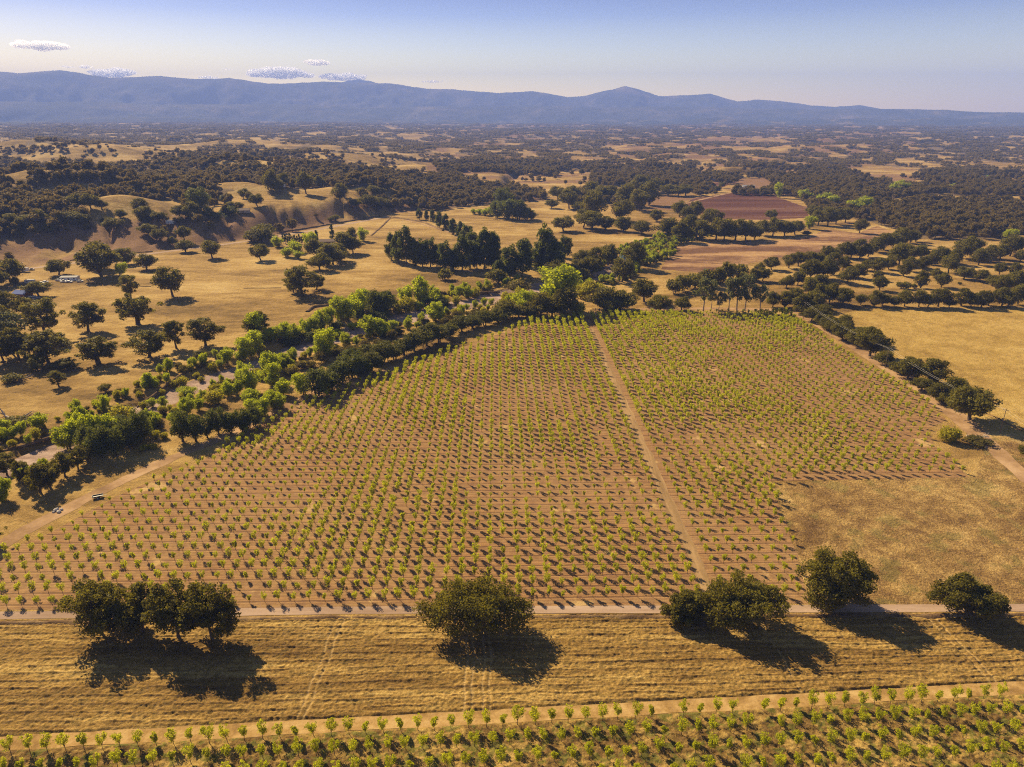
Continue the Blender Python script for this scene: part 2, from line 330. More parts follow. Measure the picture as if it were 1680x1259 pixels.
M['redpaint'] = plain('red_paint', (.30, .04, .03), .35, .1, 1)
M['pole'] = plain('weathered_pole', (.16, .11, .07), .9, .25, 4)
M['wire'] = plain('cable', (.55, .5, .45), .5, .05, 1)
M['plastic'] = plain('black_hose', (.05, .03, .02), .7, .1, 1)
M['cloud'] = plain('cloud_white', (.93, .90, .87), 1, .03, .002)
M['rock'] = plain('pale_rock', (.5, .46, .42), .9, .2, 2)
def water_mat():
    m, n, b = mat('water', .08, .5); b.inputs['Base Color'].default_value = (.05, .08, .09, 1); return m
M['water'] = water_mat()

# ------------------------------------------------------------------ object helpers
def mesh_np(name, V, faces, m, attrs=None, smooth=False):
    V = np.asarray(V, np.float32); F = np.asarray(faces, np.int32); k = F.shape[1]
    me = bpy.data.meshes.new(name); me.vertices.add(len(V)); me.vertices.foreach_set('co', V.ravel())
    me.loops.add(F.size); me.loops.foreach_set('vertex_index', F.ravel())
    me.polygons.add(len(F)); me.polygons.foreach_set('loop_start', np.arange(0, F.size, k, dtype=np.int32))
    if smooth: me.polygons.foreach_set('use_smooth', np.ones(len(F), bool))
    me.update(calc_edges=True)
    for an, av in (attrs or {}).items():
        a = me.attributes.new(an, 'FLOAT', 'POINT'); a.data.foreach_set('value', np.asarray(av, np.float32))
    if m: me.materials.append(m)
    return me
def link(name, me, parent=None, loc=(0, 0, 0), rz=0, scale=1.0):
    o = bpy.data.objects.new(name, me); C.objects.link(o); o.location = loc; o.rotation_euler = (0, 0, rz)
    o.scale = (scale,) * 3 if not hasattr(scale, '__len__') else scale
    if parent: o.parent = parent
    return o
def tag(o, label=None, cat=None, group=None, kind=None):
    if label: o['label'] = label
    if cat: o['category'] = cat
    if group: o['group'] = group
    if kind: o['kind'] = kind
    return o
def grid_faces(nr, nc, wrap=False):
    i, j = np.meshgrid(np.arange(nr - 1), np.arange(nc - 1), indexing='ij'); a = (i * nc + j).ravel()
    return np.column_stack([a, a + 1, a + nc + 1, a + nc])
class MB:
    """collects shapes, links them as one mesh"""
    def __init__(s): s.v = []; s.f = []
    def add(s, v, f):
        n = len(s.v); s.v += [tuple(p) for p in v]; s.f += [tuple(i + n for i in q) for q in f]; return s
    def box(s, x0, x1, y0, y1, z0, z1, tx=0, ty=0):
        return s.add([(x0, y0, z0), (x1, y0, z0), (x1, y1, z0), (x0, y1, z0), (x0 + tx, y0 + ty, z1), (x1 - tx, y0 + ty, z1), (x1 - tx, y1 - ty, z1), (x0 + tx, y1 - ty, z1)],
                     [(0, 3, 2, 1), (4, 5, 6, 7), (0, 1, 5, 4), (1, 2, 6, 5), (2, 3, 7, 6), (3, 0, 4, 7)])
    def prism(s, pts, y0, y1):      # profile in x,z extruded along y
        n = len(pts); v = [(p[0], y0, p[1]) for p in pts] + [(p[0], y1, p[1]) for p in pts]
        return s.add(v, [tuple(range(n))[::-1], tuple(range(n, 2 * n))] + [(i, (i + 1) % n, n + (i + 1) % n, n + i) for i in range(n)])
    def tube(s, pts, rad, k=6):
        P = [np.array(p, float) for p in pts]; n = len(P); v = []
        rad = rad if hasattr(rad, '__len__') else [rad] * n
        for i, p in enumerate(P):
            d = P[min(i + 1, n - 1)] - P[max(i - 1, 0)]; d /= (np.linalg.norm(d) + 1e-9)
            u = np.cross(d, (0, 0, 1) if abs(d[2]) < .9 else (1, 0, 0)); u /= np.linalg.norm(u); w = np.cross(d, u)
            v += [p + rad[i] * (math.cos(6.2832 * q / k) * u + math.sin(6.2832 * q / k) * w) for q in range(k)]
        f = [(i * k + q, i * k + (q + 1) % k, (i + 1) * k + (q + 1) % k, (i + 1) * k + q) for i in range(n - 1) for q in range(k)]
        f += [tuple(range(k))[::-1], tuple((n - 1) * k + q for q in range(k))]
        return s.add(v, f)
    def cyl(s, c, r, hw, axis='y', k=12):
        o = {'y': (0, 1, 0), 'x': (1, 0, 0), 'z': (0, 0, 1)}[axis]; a = np.array(c, float); b = np.array(o, float) * hw
        return s.tube([a - b, a + b], r, k)
    def me(s, name, m):
        me = bpy.data.meshes.new(name); me.from_pydata([tuple(map(float, p)) for p in s.v], [], s.f); me.update(); me.materials.append(m); return me

# ------------------------------------------------------------------ ground: one sheet out to the mountains
def build_ground():
    rr = np.concatenate([np.linspace(30, 80, 14)[:-1], np.exp(np.linspace(math.log(80), math.log(11500), 900)), [13000, 16000, 19500]])
    aa = np.radians(np.concatenate([np.linspace(-180, -46, 60)[:-1], np.linspace(-46, 46, 400), np.linspace(46, 180, 60)[1:]]))
    Rr, Aa = np.meshgrid(rr, aa, indexing='ij'); X = Rr * np.sin(Aa); Y = Rr * np.cos(Aa); Z = height(X, Y)
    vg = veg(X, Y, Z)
    px, py, dep = project(X, Y, Z)
    vg = np.where((np.abs(Aa) > R(60)), .2, vg)
    far = sstep((Rr - 1500) / 3500)
    # worn pinkish soil: bluff face, the band of fields beyond the creek
    pk = sstep((fbm(X / 120, Y / 60, 4, 71) - .42) / .2) * (py < 345) * (px > 700) * (px < 1500) * .9
    az = np.arctan2(X, Y); d = Rr - np.interp(az, _faz, _fr); bw = np.interp(az, _baz, _bw)
    pk = np.maximum(pk, .95 * sstep((fbm(X / 30, Y / 60, 3, 75) - .15) / .3) * sstep(d / 10) * sstep((bw * .8 - d) / 30) * (px < 700))
    pk = np.where(dep < 1, 0, pk)
    V = np.column_stack([X.ravel(), Y.ravel(), Z.ravel()]); Fc = grid_faces(len(rr), len(aa))[:, ::-1]
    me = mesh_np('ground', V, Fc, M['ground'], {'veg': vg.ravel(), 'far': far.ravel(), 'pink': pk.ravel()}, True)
    # centre patch below the camera
    o = link('ground', me); tag(o, kind='structure')
    n = len(aa); mb = MB(); mb.add([(float(X[0, j]), float(Y[0, j]), 0.0) for j in range(0, n - 1, 6)], [tuple(range(len(range(0, n - 1, 6))))[::-1]])
    import bmesh
    bm = bmesh.new(); bm.from_mesh(me); bm.verts.ensure_lookup_table()
    bm.faces.new([bm.verts[j] for j in range(n - 1)][::-1] if False else [bm.verts[j] for j in range(n - 1)]); bm.to_mesh(me); bm.free()
build_ground()

def sheet(name, poly_px, m, dz, wob=.5, step=3.0, world=None, kind='structure'):
    """flat-lying sheet whose outline wavers a little; edges split to follow the ground"""
    pts = world if world is not None else [flat(p[0], p[1]) for p in poly_px]
    pts = [(float(a), float(b)) for a, b in pts]; out = []
    for i in range(len(pts)):
        a, b = np.array(pts[i]), np.array(pts[(i + 1) % len(pts)]); L = np.linalg.norm(b - a); k = max(1, int(L / step))
        nrm = np.array([-(b - a)[1], (b - a)[0]]) / (L + 1e-6)
        for q in range(k):
            p = a + (b - a) * q / k; w = (float(fbm(np.array([p[0] / (step * 2.5)]), np.array([p[1] / (step * 2.5)]), 3, 61)[0]) - .5) * 2 * wob
            out.append(p + nrm * w)
    import mathutils
    tris = mathutils.geometry.tessellate_polygon([[mathutils.Vector((p[0], p[1], 0)) for p in out]])
    V = np.array([[p[0], p[1], dz] for p in out]); Fc = []
    for t in tris:
        a, b, c = [V[i] for i in t]; cr = (b[0] - a[0]) * (c[1] - a[1]) - (b[1] - a[1]) * (c[0] - a[0]); Fc.append(t if cr > 0 else t[::-1])
    return tag(link(name, mesh_np(name, V, Fc, m)), kind=kind)
def ribbon(name, px_pts, width, m, dz, wob=.3, step=2.5, drape=False, berm=0.0, kind='structure', across=4, world=None):
    P = np.array(world if world is not None else [flat(p[0], p[1]) for p in px_pts]); seg = np.hypot(*np.diff(P, axis=0).T); s = np.concatenate([[0], np.cumsum(seg)])
    n = max(3, int(s[-1] / step)); t = np.linspace(0, s[-1], n)
    x = np.interp(t, s, P[:, 0]); y = np.interp(t, s, P[:, 1])
    k = max(1, int(12 / step)); ker = np.ones(2 * k + 1) / (2 * k + 1)
    if n > 4 * k: x = np.convolve(np.pad(x, k, 'edge'), ker, 'valid'); y = np.convolve(np.pad(y, k, 'edge'), ker, 'valid')
    dx = np.gradient(x); dy = np.gradient(y); L = np.hypot(dx, dy); nx, ny = -dy / L, dx / L
    wd = np.interp(np.linspace(0, 1, n), np.linspace(0, 1, len(width)), width) if hasattr(width, '__len__') else np.full(n, width)
    V = []; w1 = (fbm(t / 7, t * 0 + 3, 3, 5) - .5) * 2 * wob; w2 = (fbm(t / 7, t * 0 + 9, 3, 6) - .5) * 2 * wob
    for q in range(across + 1):
        f = q / across; off = (f - .5) * wd + w1 * (1 - f) + w2 * f; X = x + nx * off; Y = y + ny * off
        Z = (height(X, Y) if drape else 0) + dz + berm * math.sin(math.pi * f) * (.7 + .6 * fbm(t / 4, t * 0, 3, 2)); V.append(np.column_stack([X, Y, np.broadcast_to(Z, X.shape)]))
    V = np.concatenate(V); Fc = grid_faces(across + 1, n)[:, ::-1]
    return tag(link(name, mesh_np(name, V, Fc, m, smooth=berm > 0)), kind=kind)

OA = R(1.25); OC, OS = math.cos(OA), math.sin(OA)         # the orchard's rows run almost straight across
ROW, COL = 4.82, 3.96
_ox, _oy = flat(620, 985.5); ROW0 = float(-_ox * OS + _oy * OC)
def o2w(u, v): return u * OC - v * OS, u * OS + v * OC
def w2o(x, y): return x * OC + y * OS, -x * OS + y * OC
ORCH = [(-60, 1003), (-60, 945), (0, 908), (60, 885), (130, 850), (190, 815), (250, 790), (330, 757), (400, 712), (445, 684), (475, 665), (520, 655), (600, 622), (655, 608), (700, 588), (770, 566), (860, 533), (950, 519), (1050, 516), (1180, 513), (1290, 516),
        (1330, 538), (1355, 557), (1427, 603), (1517, 656), (1552, 690), (1520, 705), (1532, 730), (1560, 753), (1590, 783), (1262, 790), (1285, 850), (1305, 900), (1325, 992)]
def orchard_floor():
    P = np.array([flat(*p) for p in ORCH]); UV = np.column_stack(w2o(P[:, 0], P[:, 1])); UV[:, 1] -= ROW0
    c = UV.mean(0)
    import mathutils
    me_pts = []
    for i in range(len(UV)):
        a, b = UV[i], UV[(i + 1) % len(UV)]; k = max(1, int(np.linalg.norm(b - a) / 3))
        for q in range(k):
            p = a + (b - a) * q / k; w = (vnoise(np.array([p[0] / 6]), np.array([p[1] / 6]), 4)[0] - .5) * 1.6; me_pts.append((p[0] + w, p[1] + w * .6))
    tris = mathutils.geometry.tessellate_polygon([[mathutils.Vector((p[0], p[1], 0)) for p in me_pts]])
    V = np.array([[p[0], p[1], 0] for p in me_pts]); Fc = []
    for t in tris:
        a, b, c = [V[i] for i in t]; cr = (b[0] - a[0]) * (c[1] - a[1]) - (b[1] - a[1]) * (c[0] - a[0]); Fc.append(t if cr > 0 else t[::-1])
    x, y = o2w(0, ROW0)
    tag(link('orchard_soil', mesh_np('orchard_soil', V, Fc, M['orchard']), loc=(x, y, .03), rz=OA), kind='structure')
orchard_floor()

# fields and tracks, each a sheet a little above the one below
sheet('pasture', [(1330, 528), (1420, 506), (1700, 508), (2300, 508), (2300, 860), (1700, 720), (1610, 700), (1500, 630), (1420, 585)], M['gold'], .012, 1.5)
sheet('weedy_field', [(1262, 791), (1600, 782), (1620, 720), (1700, 715), (2300, 860), (2500, 993), (1330, 993), (1300, 900)], M['weed'], .016, 1.2)
sheet('fallow_field', rp('C', [(1080, 770), (1160, 640), (1250, 610), (1680, 600)]) + rp('D', [(300, 575), (450, 520), (640, 545), (760, 500), (900, 552), (800, 580), (600, 630), (300, 680), (0, 725)]) + rp('C', [(1400, 800)]), M['fallow'], .02, 3)
sheet('ploughed_field', rp('M', [(195, 288), (260, 252), (440, 224), (520, 222), (600, 240), (680, 268), (765, 297), (745, 335), (560, 345), (400, 340), (280, 318)]), M['red'], .02, 3)
sheet('far_ploughed_field', rp('M', [(70, 182), (230, 177), (420, 188), (380, 205), (110, 208)]), M['red'], .02, 3)
sheet('distant_pasture', rp('M', [(1045, 268), (1130, 252), (1260, 245), (1440, 238), (1660, 255), (1660, 272), (1500, 278), (1300, 270), (1090, 280)]), M['gold'], .02, 3)
sheet('green_pasture', rp('M', [(1395, 152), (1420, 143), (1535, 150), (1530, 163), (1430, 165)]), M['green'], .3, 2)
ribbon('farm_track', rp('M', [(10, 290), (190, 282), (330, 246), (440, 222)]), 6, M['track'], .03, 1.0)
ribbon('orchard_track', [(-140, 985), (0, 893), (100, 840), (200, 788), (300, 744), (380, 712), (450, 678), (520, 645), (600, 620), (680, 592)], [6, 6, 5.5, 5.5, 5, 5.5, 8, 8, 5, 4], M['track'], .04, .8)
ribbon('perimeter_track', [(960, 510), (1150, 506), (1290, 509), (1335, 527), (1380, 556), (1440, 592), (1530, 648), (1590, 700), (1640, 745), (1700, 800)], [5, 6, 6, 7, 7, 8, 10, 11, 8, 6], M['track'], .035, .8)
ribbon('county_road', [(-500, 530), (-150, 470), (33, 443), (100, 434), (150, 429), (224, 419), (300, 410), (369, 401), (420, 394), (460, 387), (522, 377), (580, 366), (640, 355)], 7, M['road'], .05, .3)
ribbon('farm_track', [(640, 355), (680, 365), (735, 380), (780, 402), (820, 430)], 3.5, M['track'], .04, .5)
ribbon('center_aisle', None, 3.6, M['aisle'], .045, .7, world=[o2w(56.64, v) for v in (ROW0 - 1, ROW0 + 258)])
ribbon('gravel_road', [(-400, 1014), (-100, 1011.5), (0, 1010), (600, 1001.5), (1100, 1000), (1680, 997.5), (2200, 995)], 3.0, M['road'], .06, .15)
ribbon('weedy_verge', None, 2.2, M['bank'], .01, .5, berm=.55, step=1.0, across=6, world=[(float(a), float(b) - 3.1) for a, b in zip(*flat([-400, 0, 600, 1100, 1680, 2200], [1014, 1010, 1001.5, 1000, 997.5, 995]))])
ribbon('riverbed', [(p[0], p[1]) for p in _riv_px], [2 * (p[2]) - 1.0 for p in _riv_px], M['gravel'], .14, .4, drape=True, across=10)
ribbon('stream_water', rp('C', [(840, 680), (850, 700), (858, 722), (850, 745)]), [5, 8, 6, 3], M['water'], .22, .3, step=1.5, drape=True)
ribbon('stream_water', rp('E', [(668, 618), (690, 624), (704, 600), (720, 590)]), [2, 4, 3, 1.5], M['water'], .22, .2, step=1, drape=True)
for pts, w, h in [(rp('B', [(220, 562), (480, 522), (720, 480), (940, 442)]), 4, 1.6), (rp('B', [(820, 580), (900, 510), (945, 462)]), 3, .8), (rp('B', [(950, 458), (1060, 475), (1170, 495), (1290, 550)]), 3.5, 1.3),
                  (rp('B', [(410, 1070), (450, 1040), (570, 1025)]), 3.5, 1.3), (rp('B', [(1270, 962), (1400, 955), (1652, 945)]), 3, 1.4), (rp('C', [(800, 668), (880, 625), (980, 600), (1060, 585)]), 5, 3.0),
                  (rp('E', [(0, 785), (100, 762), (310, 692), (440, 660), (540, 632)]), 1.8, .7), (rp('N', [(215, 690), (400, 560), (560, 430), (700, 330), (860, 250)]), 1.6, .8), (rp('A', [(430, 745), (700, 700), (900, 690), (1010, 680)]), 3, 1.0),
                  (rp('A', [(560, 890), (800, 902), (1000, 908)]), 1.2, .4), (rp('B', [(0, 918), (240, 915)]), 1.5, .4), (rp('H', [(1090, 700), (1180, 735), (1310, 800)]), 1.2, .3)]:
    ribbon('earth_bank', pts, w, M['bank'], .0, .5, berm=h, step=2.0, across=6)
# displaced floor strips in the foreground
def strip(name, u0, u1, vlo, vhi, step, hf, m, dz, attr=None):
    us = np.arange(u0, u1, step); n = int((max(map(float, (vhi(u0), vhi(u1)))) - min(map(float, (vlo(u0), vlo(u1))))) / step)
    U = np.repeat(us[:, None], n + 1, 1); f = np.linspace(0, 1, n + 1)[None]; Vv = vlo(U) + (vhi(U) - vlo(U)) * f
    Z = hf(U, Vv) * np.minimum(1, np.minimum(f, 1 - f) * n / 3) + dz
    return tag(link(name, mesh_np(name, np.column_stack([U.ravel(), Vv.ravel(), Z.ravel()]), grid_faces(len(us), n + 1)[:, ::-1], m, {k: v.ravel() for k, v in attr(U, Vv).items()} if attr else None, smooth=False)), kind='structure')
r1 = np.array(flat(19, 1237)); r2 = np.array(flat(1620, 1148)); FA = math.atan2(r2[1] - r1[1], r2[0] - r1[0])
road = np.array([flat(p[0], p[1]) for p in [(-400, 1014), (0, 1010), (600, 1001.5), (1100, 1000), (1680, 997.5), (2200, 995)]])
fr_hi = lambda u: np.interp(u, road[:, 0], road[:, 1]) - 1.8
rowline = lambda u: r1[1] + (u - r1[0]) * math.tan(FA)
fr_lo = lambda u: rowline(u) + 4.6
DIAG = ((-45.3, -.03), (-43.6, -.05), (-10.8, .02), (-9.2, .02), (-6.7, .02), (-5.2, .02), (109.6, .08), (108, .1), (64, .05), (-71, -1.44), (-65, -1.5), (-77, -1.4), (-83, -1.44), (-89, -1.4), (-60, -1.3), (-95, -1.5), (-101, -1.44), (-107, -1.4))
def straw_attr(U, V):
    base = (V - .028 * U) / 2.35 + (fbm(U / 22, V / 9, 3, 81) - .5) * .8
    rg = np.exp(-((base - np.floor(base) - .42) / .085) ** 2) * sstep((fbm(U / 7, V / 3, 3, 83) - .36) / .1)
    tk = 0 * U
    for a0, sl in DIAG:
        dd = np.abs(U - a0 - (V - 130) * -sl + (fbm(V / 6, U * 0, 2, 9) - .5)); tk = np.maximum(tk, np.exp(-(dd / .22) ** 2) * (.95 if a0 > -50 else .45) * sstep((fbm(U / 1.5, V / 1.5, 2, 10) - .25) / .2))
    return {'rowdark': rg, 'tyre': tk}
def straw_h(U, V):
    w = U * .02; base = (V - .028 * U) / 2.35 + (fbm(U / 22, V / 9, 3, 81) - .5) * .8
    ridge = np.exp(-((base - np.floor(base) - .5) / .12) ** 2) * sstep((fbm(U / 7, V / 3, 3, 83) - .36) / .1) * .17
    tuft = (fbm(U / .62, V / .5, 2, 84) - .45) * .42 + (fbm(U / 2.6, V / 1.5, 3, 85) - .5) * .34
    diag = 0
    for a0, sl in DIAG:
        dd = np.abs(U - a0 - (V - 130) * -sl + (fbm(V / 6, U * 0, 2, 9) - .5)); diag = diag - np.exp(-(dd / .28) ** 2) * (.14 if a0 > -50 else .08)
    verge = 0
    return np.maximum(ridge + tuft + diag + .25 + verge, .03)
strip('mown_field', -185, 200, fr_lo, fr_hi, .24, straw_h, M['straw'], .02, straw_attr)
def front_h(U, V):
    q = (V - rowline(U)) / 4.75
    lane = np.exp(-((q - .47) / .36) ** 2)
    t = (fbm(U / .9, V / .8, 3, 91) - .42) * .8 + (fbm(U / 5, V / 3, 3, 93) - .5) * .6
    return np.maximum(t * (1 - .9 * lane) + .15, .02)
strip('weedy_orchard_floor', -185, 200, lambda u: rowline(u) - 55, lambda u: rowline(u) + .9, .30, front_h, M['front'], .02)
ribbon('headland_track', None, 3.7, M['headland'], .05, .35, world=[(u, rowline(u) + 2.75) for u in np.linspace(-180, 195, 12)])

# ------------------------------------------------------------------ mountains
SKY = [(-900, 150), (-600, 132), (-400, 128), (-200, 122), (0, 118), (30, 121), (70, 118), (100, 115.5), (125, 119), (150, 124), (180, 128), (220, 127), (262, 125), (290, 128), (320, 130), (350, 130), (375, 128), (400, 132), (440, 138), (480, 137), (530, 134), (570, 136),
       (640, 137), (700, 146), (740, 147), (780, 150), (820, 153), (875, 150), (900, 154), (930, 160), (960, 157.5), (985, 151), (1005, 147), (1025, 141), (1045, 146), (1060, 151), (1080, 158), (1110, 157), (1140, 156), (1165, 154), (1185, 160), (1210, 167), (1240, 164), (1280, 166),
       (1330, 173), (1370, 176), (1410, 173), (1450, 180), (1500, 181), (1560, 187), (1610, 186), (1650, 189), (1665, 187), (1680, 189), (1800, 188), (2100, 180), (2600, 172)]
def mountains(name, prof, r0, rc, r2_, seed, amp, azlim=(-62, 62), rows=70, cols=900):
    dx, dy, dz = ray([p[0] for p in prof], [p[1] for p in prof]); hz = np.hypot(dx, dy); paz = np.arctan2(dx, dy); pel = dz / hz
    A = np.radians(np.linspace(azlim[0], azlim[1], cols)); Rr = np.linspace(r0, r2_, rows)
    RR, AA = np.meshgrid(Rr, A, indexing='ij'); X = RR * np.sin(AA); Y = RR * np.cos(AA)
    crest = CAM_H + np.interp(AA, paz, pel) * rc
    s = np.where(RR < rc, sstep((RR - r0) / (rc - r0)) ** 1.15, 1 - .5 * sstep((RR - rc) / (r2_ - rc)))
    rid = 1 - np.abs(fbm(X / 900, Y / 1300, 5, seed) * 2 - 1); rid2 = 1 - np.abs(fbm(X / 330, Y / 420, 4, seed + 9) * 2 - 1)
    k = np.sin(np.clip(s, 0, 1) * math.pi)
    Z = crest * s - amp * crest * k * ((1 - rid) * .9 + (1 - rid2) * .35) + (fbm(X / 160, Y / 160, 3, seed + 3) - .5) * 18 * s
    Z = np.where(RR <= r0 + 1, -10, Z)
    return tag(link(name, mesh_np(name, np.column_stack([X.ravel(), Y.ravel(), Z.ravel()]), grid_faces(rows, cols)[:, ::-1], M['mount'], smooth=True)), kind='structure')
M['mount'] = grass_mat('forested_mountain', [(.035, .042, .026), (.065, .07, .04), (.11, .10, .06), (.24, .18, .10)], patch=.0016, fine=.012, bd=8)
M['foothill'] = grass_mat('wooded_foothill', [(.028, .032, .020), (.042, .045, .026), (.06, .056, .032), (.28, .20, .10)], patch=.003, fine=.02, bd=3)
mountains('mountains', SKY, 11300, 14500, 16500, 3, .46)
_front = [(x, 181 - 15 * float(fbm(np.array([x / 210.0]), np.array([3.3]), 4, 15)[0]) + (x - 840) * .008 + 2) for x in range(-900, 2700, 12)]
mountains('front_range', _front, 10000, 11900, 13000, 13, .5)
mountains('far_peak', [(520, 150), (545, 140), (570, 133), (590, 130.5), (605, 133), (640, 142), (680, 158)], 15500, 17200, 17900, 5, .1, (-15.5, -8), 24, 90)
def foothills(name, r0, zc, seed, amp, az):
    A = np.radians(np.linspace(az[0], az[1], 700)); Rr = np.linspace(r0 - 700, r0 + 700, 26)
    RR, AA = np.meshgrid(Rr, A, indexing='ij'); X = RR * np.sin(AA); Y = RR * np.cos(AA)
    Z = (zc + (fbm(X / 420, Y / 420, 4, seed) - .5) * amp + (fbm(X / 1500, Y * 0, 2, seed + 1) - .5) * amp) * np.exp(-((RR - r0) / 420) ** 2) + 12
    tag(link(name, mesh_np(name, np.column_stack([X.ravel(), Y.ravel(), Z.ravel()]), grid_faces(26, 700)[:, ::-1], M['foothill'], smooth=True)), kind='structure')
foothills('foothills', 9900, 70, 31, 90, (-60, 60)); foothills('foothills', 8300, 28, 41, 75, (-60, 60)); foothills('foothills', 6900, 12, 47, 60, (-60, 60))

# ------------------------------------------------------------------ trees
rng = np.random.default_rng(7)
def leaves(clumps, nleaf, size, flat_=.75, up=.25):
    """many small leaf cards over the skins of foliage clumps; clumps: x,y,z,r"""
    cl = np.asarray(clumps, float); w = cl[:, 3] ** 2; idx = rng.choice(len(cl), nleaf, p=w / w.sum())
    d = rng.normal(size=(nleaf, 3)); d[:, 2] += up; d /= np.linalg.norm(d, axis=1)[:, None]
    rad = cl[idx, 3] * (rng.random(nleaf) ** .33) * (.85 + .35 * rng.random(nleaf))
    P = cl[idx, :3] + d * rad[:, None] * np.array([1, 1, flat_])
    nrm = d + rng.normal(size=(nleaf, 3)) * .75; nrm /= np.linalg.norm(nrm, axis=1)[:, None]
    a = np.cross(nrm, rng.normal(size=(nleaf, 3))); a /= np.linalg.norm(a, axis=1)[:, None]; b = np.cross(nrm, a)
    s = (size * (.6 + .8 * rng.random(nleaf)))[:, None]
    V = np.stack([P - a * s - b * s * .6, P + a * s - b * s * .5, P + a * s * .8 + b * s * .6, P - a * s * .9 + b * s * .7], 1).reshape(-1, 3)
    F = np.arange(nleaf * 4).reshape(-1, 4)
    ct = rng.random(len(cl)); tint = np.clip(ct[idx] * .7 + rng.random(nleaf) * .3 + (d[:, 2]) * 0, 0, 1)
    return V, F, np.repeat(tint, 4)
def limbs(mb, base, fork, tips, r0, r1=.04, k=6):
    base = np.array(base, float); fork = np.array(fork, float)
    mb.tube([base - (0, 0, .15), base + (fork - base) * .12, base + (fork - base) * .55, fork], [r0 * 1.35, r0, r0 * .85, r0 * .72], k + 2)
    for t in tips:
        t = np.array(t, float); mid = fork + (t - fork) * .5 + rng.normal(size=3) * np.linalg.norm(t - fork) * .09 + (0, 0, .06 * np.linalg.norm(t - fork))
        mb.tube([fork - (0, 0, .1), mid, t], [r0 * .55, r0 * .33, r1], k)
def make_tree(name, w, h, base, nclump, nleaf, leaf, m, trunk_r, bark='bark', stems=1, shape='round', rc=.17, flat_=.8, hollow=.45, lean=0, seed=None, nlimb=7, subs=0):
    cl = []
    cz = base + (h - base) * .5; rz = (h - base) / 2; rx = w / 2
    ph = rng.random() * 6.28; lob = rng.random(4) * (.22 if nleaf < 15000 else .08)
    if subs:      # a crown of several bulging masses rather than one dome
        a0 = rng.random() * 6.28; sb = [(0, 0, .22, .72)] + [(math.cos(a0 + 6.28 * i / subs) * (.40 + .1 * rng.random()), math.sin(a0 + 6.28 * i / subs) * (.40 + .1 * rng.random()), -.45 + .45 * rng.random(), .50 + .14 * rng.random()) for i in range(subs)]
        while len(cl) < nclump:
            sx_, sy_, sz_, sr_ = sb[rng.integers(0, len(sb))]; d = rng.normal(size=3); d[2] += .25; d /= np.linalg.norm(d); q = hollow + (1 - hollow) * rng.random() ** .6
            r = rc * w * (.6 + .7 * rng.random()); P_ = np.array((sx_, sy_, sz_)) + d * q * sr_
            if P_[2] < -.95: continue
            cl.append((P_[0] * (rx - r * .4), P_[1] * (rx - r * .4), cz + P_[2] * (rz - r * .3), r))
    while len(cl) < nclump:
        d = rng.normal(size=3); d /= np.linalg.norm(d); q = hollow + (1 - hollow) * rng.random() ** .6
        th = math.atan2(d[1], d[0]); lobe = 1 + lob[0] * math.sin(3 * th + ph) + lob[1] * math.sin(5 * th + 2 * ph) + lob[2] * math.sin(2 * th - ph)
        x, y, z = d[0] * q * lobe, d[1] * q * lobe, d[2] * q
        if shape == 'dome' and z < -.55: z = -.55 + rng.random() * .2
        if shape == 'vase': s = .35 + .65 * np.clip((z + 1) / 1.5, 0, 1); x *= s; y *= s
        if shape == 'cone': s = 1 - .6 * np.clip((z + .3) / 1.3, 0, 1); x *= s; y *= s
        r = rc * w * (.65 + .7 * rng.random())
        cl.append((x * (rx - r * .7), y * (rx - r * .7), cz + z * (rz - r * .5), r))
    V, F, T = leaves(cl, nleaf, leaf, flat_)
    crown = mesh_np(name + '_crown', V, F, m, {'tint': T})
    mb = MB(); order = rng.permutation(len(cl))
    for s in range(stems):
        o = (rng.normal() * .05 * w, rng.normal() * .05 * w, 0) if stems > 1 else (0, 0, 0)
        tips = [cl[i][:3] for i in order[s * nlimb:(s + 1) * nlimb]]
        fk = np.mean(np.array(tips), 0) * np.array([.3, .3, 0]) + np.array([o[0], o[1], base + (h - base) * .16])
        limbs(mb, o, fk, tips, trunk_r, trunk_r * .12)
    return crown, mb.me(name + '_trunk', M[bark]), w, h
KIND = {}
KIND['oak'] = [make_tree('oak', 10, h, b, nc, 5200, .22, M['oak'], .38, shape=s, rc=.15) for h, b, nc, s in ((9.2, .6, 44, 'dome'), (8.4, .4, 48, 'dome'), (10.4, 1.0, 40, 'round'), (9.5, .5, 52, 'dome'), (11.0, 1.2, 42, 'round'), (8.8, .7, 40, 'dome'))]
KIND['openoak'] = [make_tree('open_oak', 11, h, b, nc, 6500, .20, M['oak'], .42, shape='round', rc=.105, nlimb=12, stems=st, hollow=.35) for h, b, nc, st in ((12.5, 1.6, 58, 1), (11.5, 1.2, 60, 2), (13, 1.8, 54, 1), (11, 1.2, 62, 1))]
KIND['hedge'] = [make_tree('hedge_oak', 9, h, .3, 44, 4600, .21, M['hedge'], .3, shape='dome', rc=.16, stems=2) for h in (8.5, 8.0, 9.2)]
KIND['bush'] = [make_tree('bush', 6, h, .1, 16, 1500, .20, M['oak'], .12, shape='dome', rc=.2, stems=2, nlimb=4) for h in (3.6, 4.2, 3.2)]
KIND['poplar'] = [make_tree('poplar', 7.5, h, .4, 56, 4600, .24, M['poplar'], .25, shape=q, rc=.14, flat_=1.35) for h, q in ((15, 'cone'), (17, 'round'), (13, 'cone'), (14, 'round'))]
KIND['cotton'] = [make_tree('cottonwood', 8, h, .5, 32, 3800, .20, M['cotton'], .22, shape='vase', rc=.15, flat_=1.2, stems=2, nlimb=6) for h in (8.5, 9.5, 8.0, 10.5)]
KIND['cottondark'] = [make_tree('shade_cottonwood', 8, h, .4, 34, 3800, .20, M['poplar'], .25, shape='round', rc=.17, flat_=1.1, stems=2, nlimb=6) for h in (9.0, 10.0)]
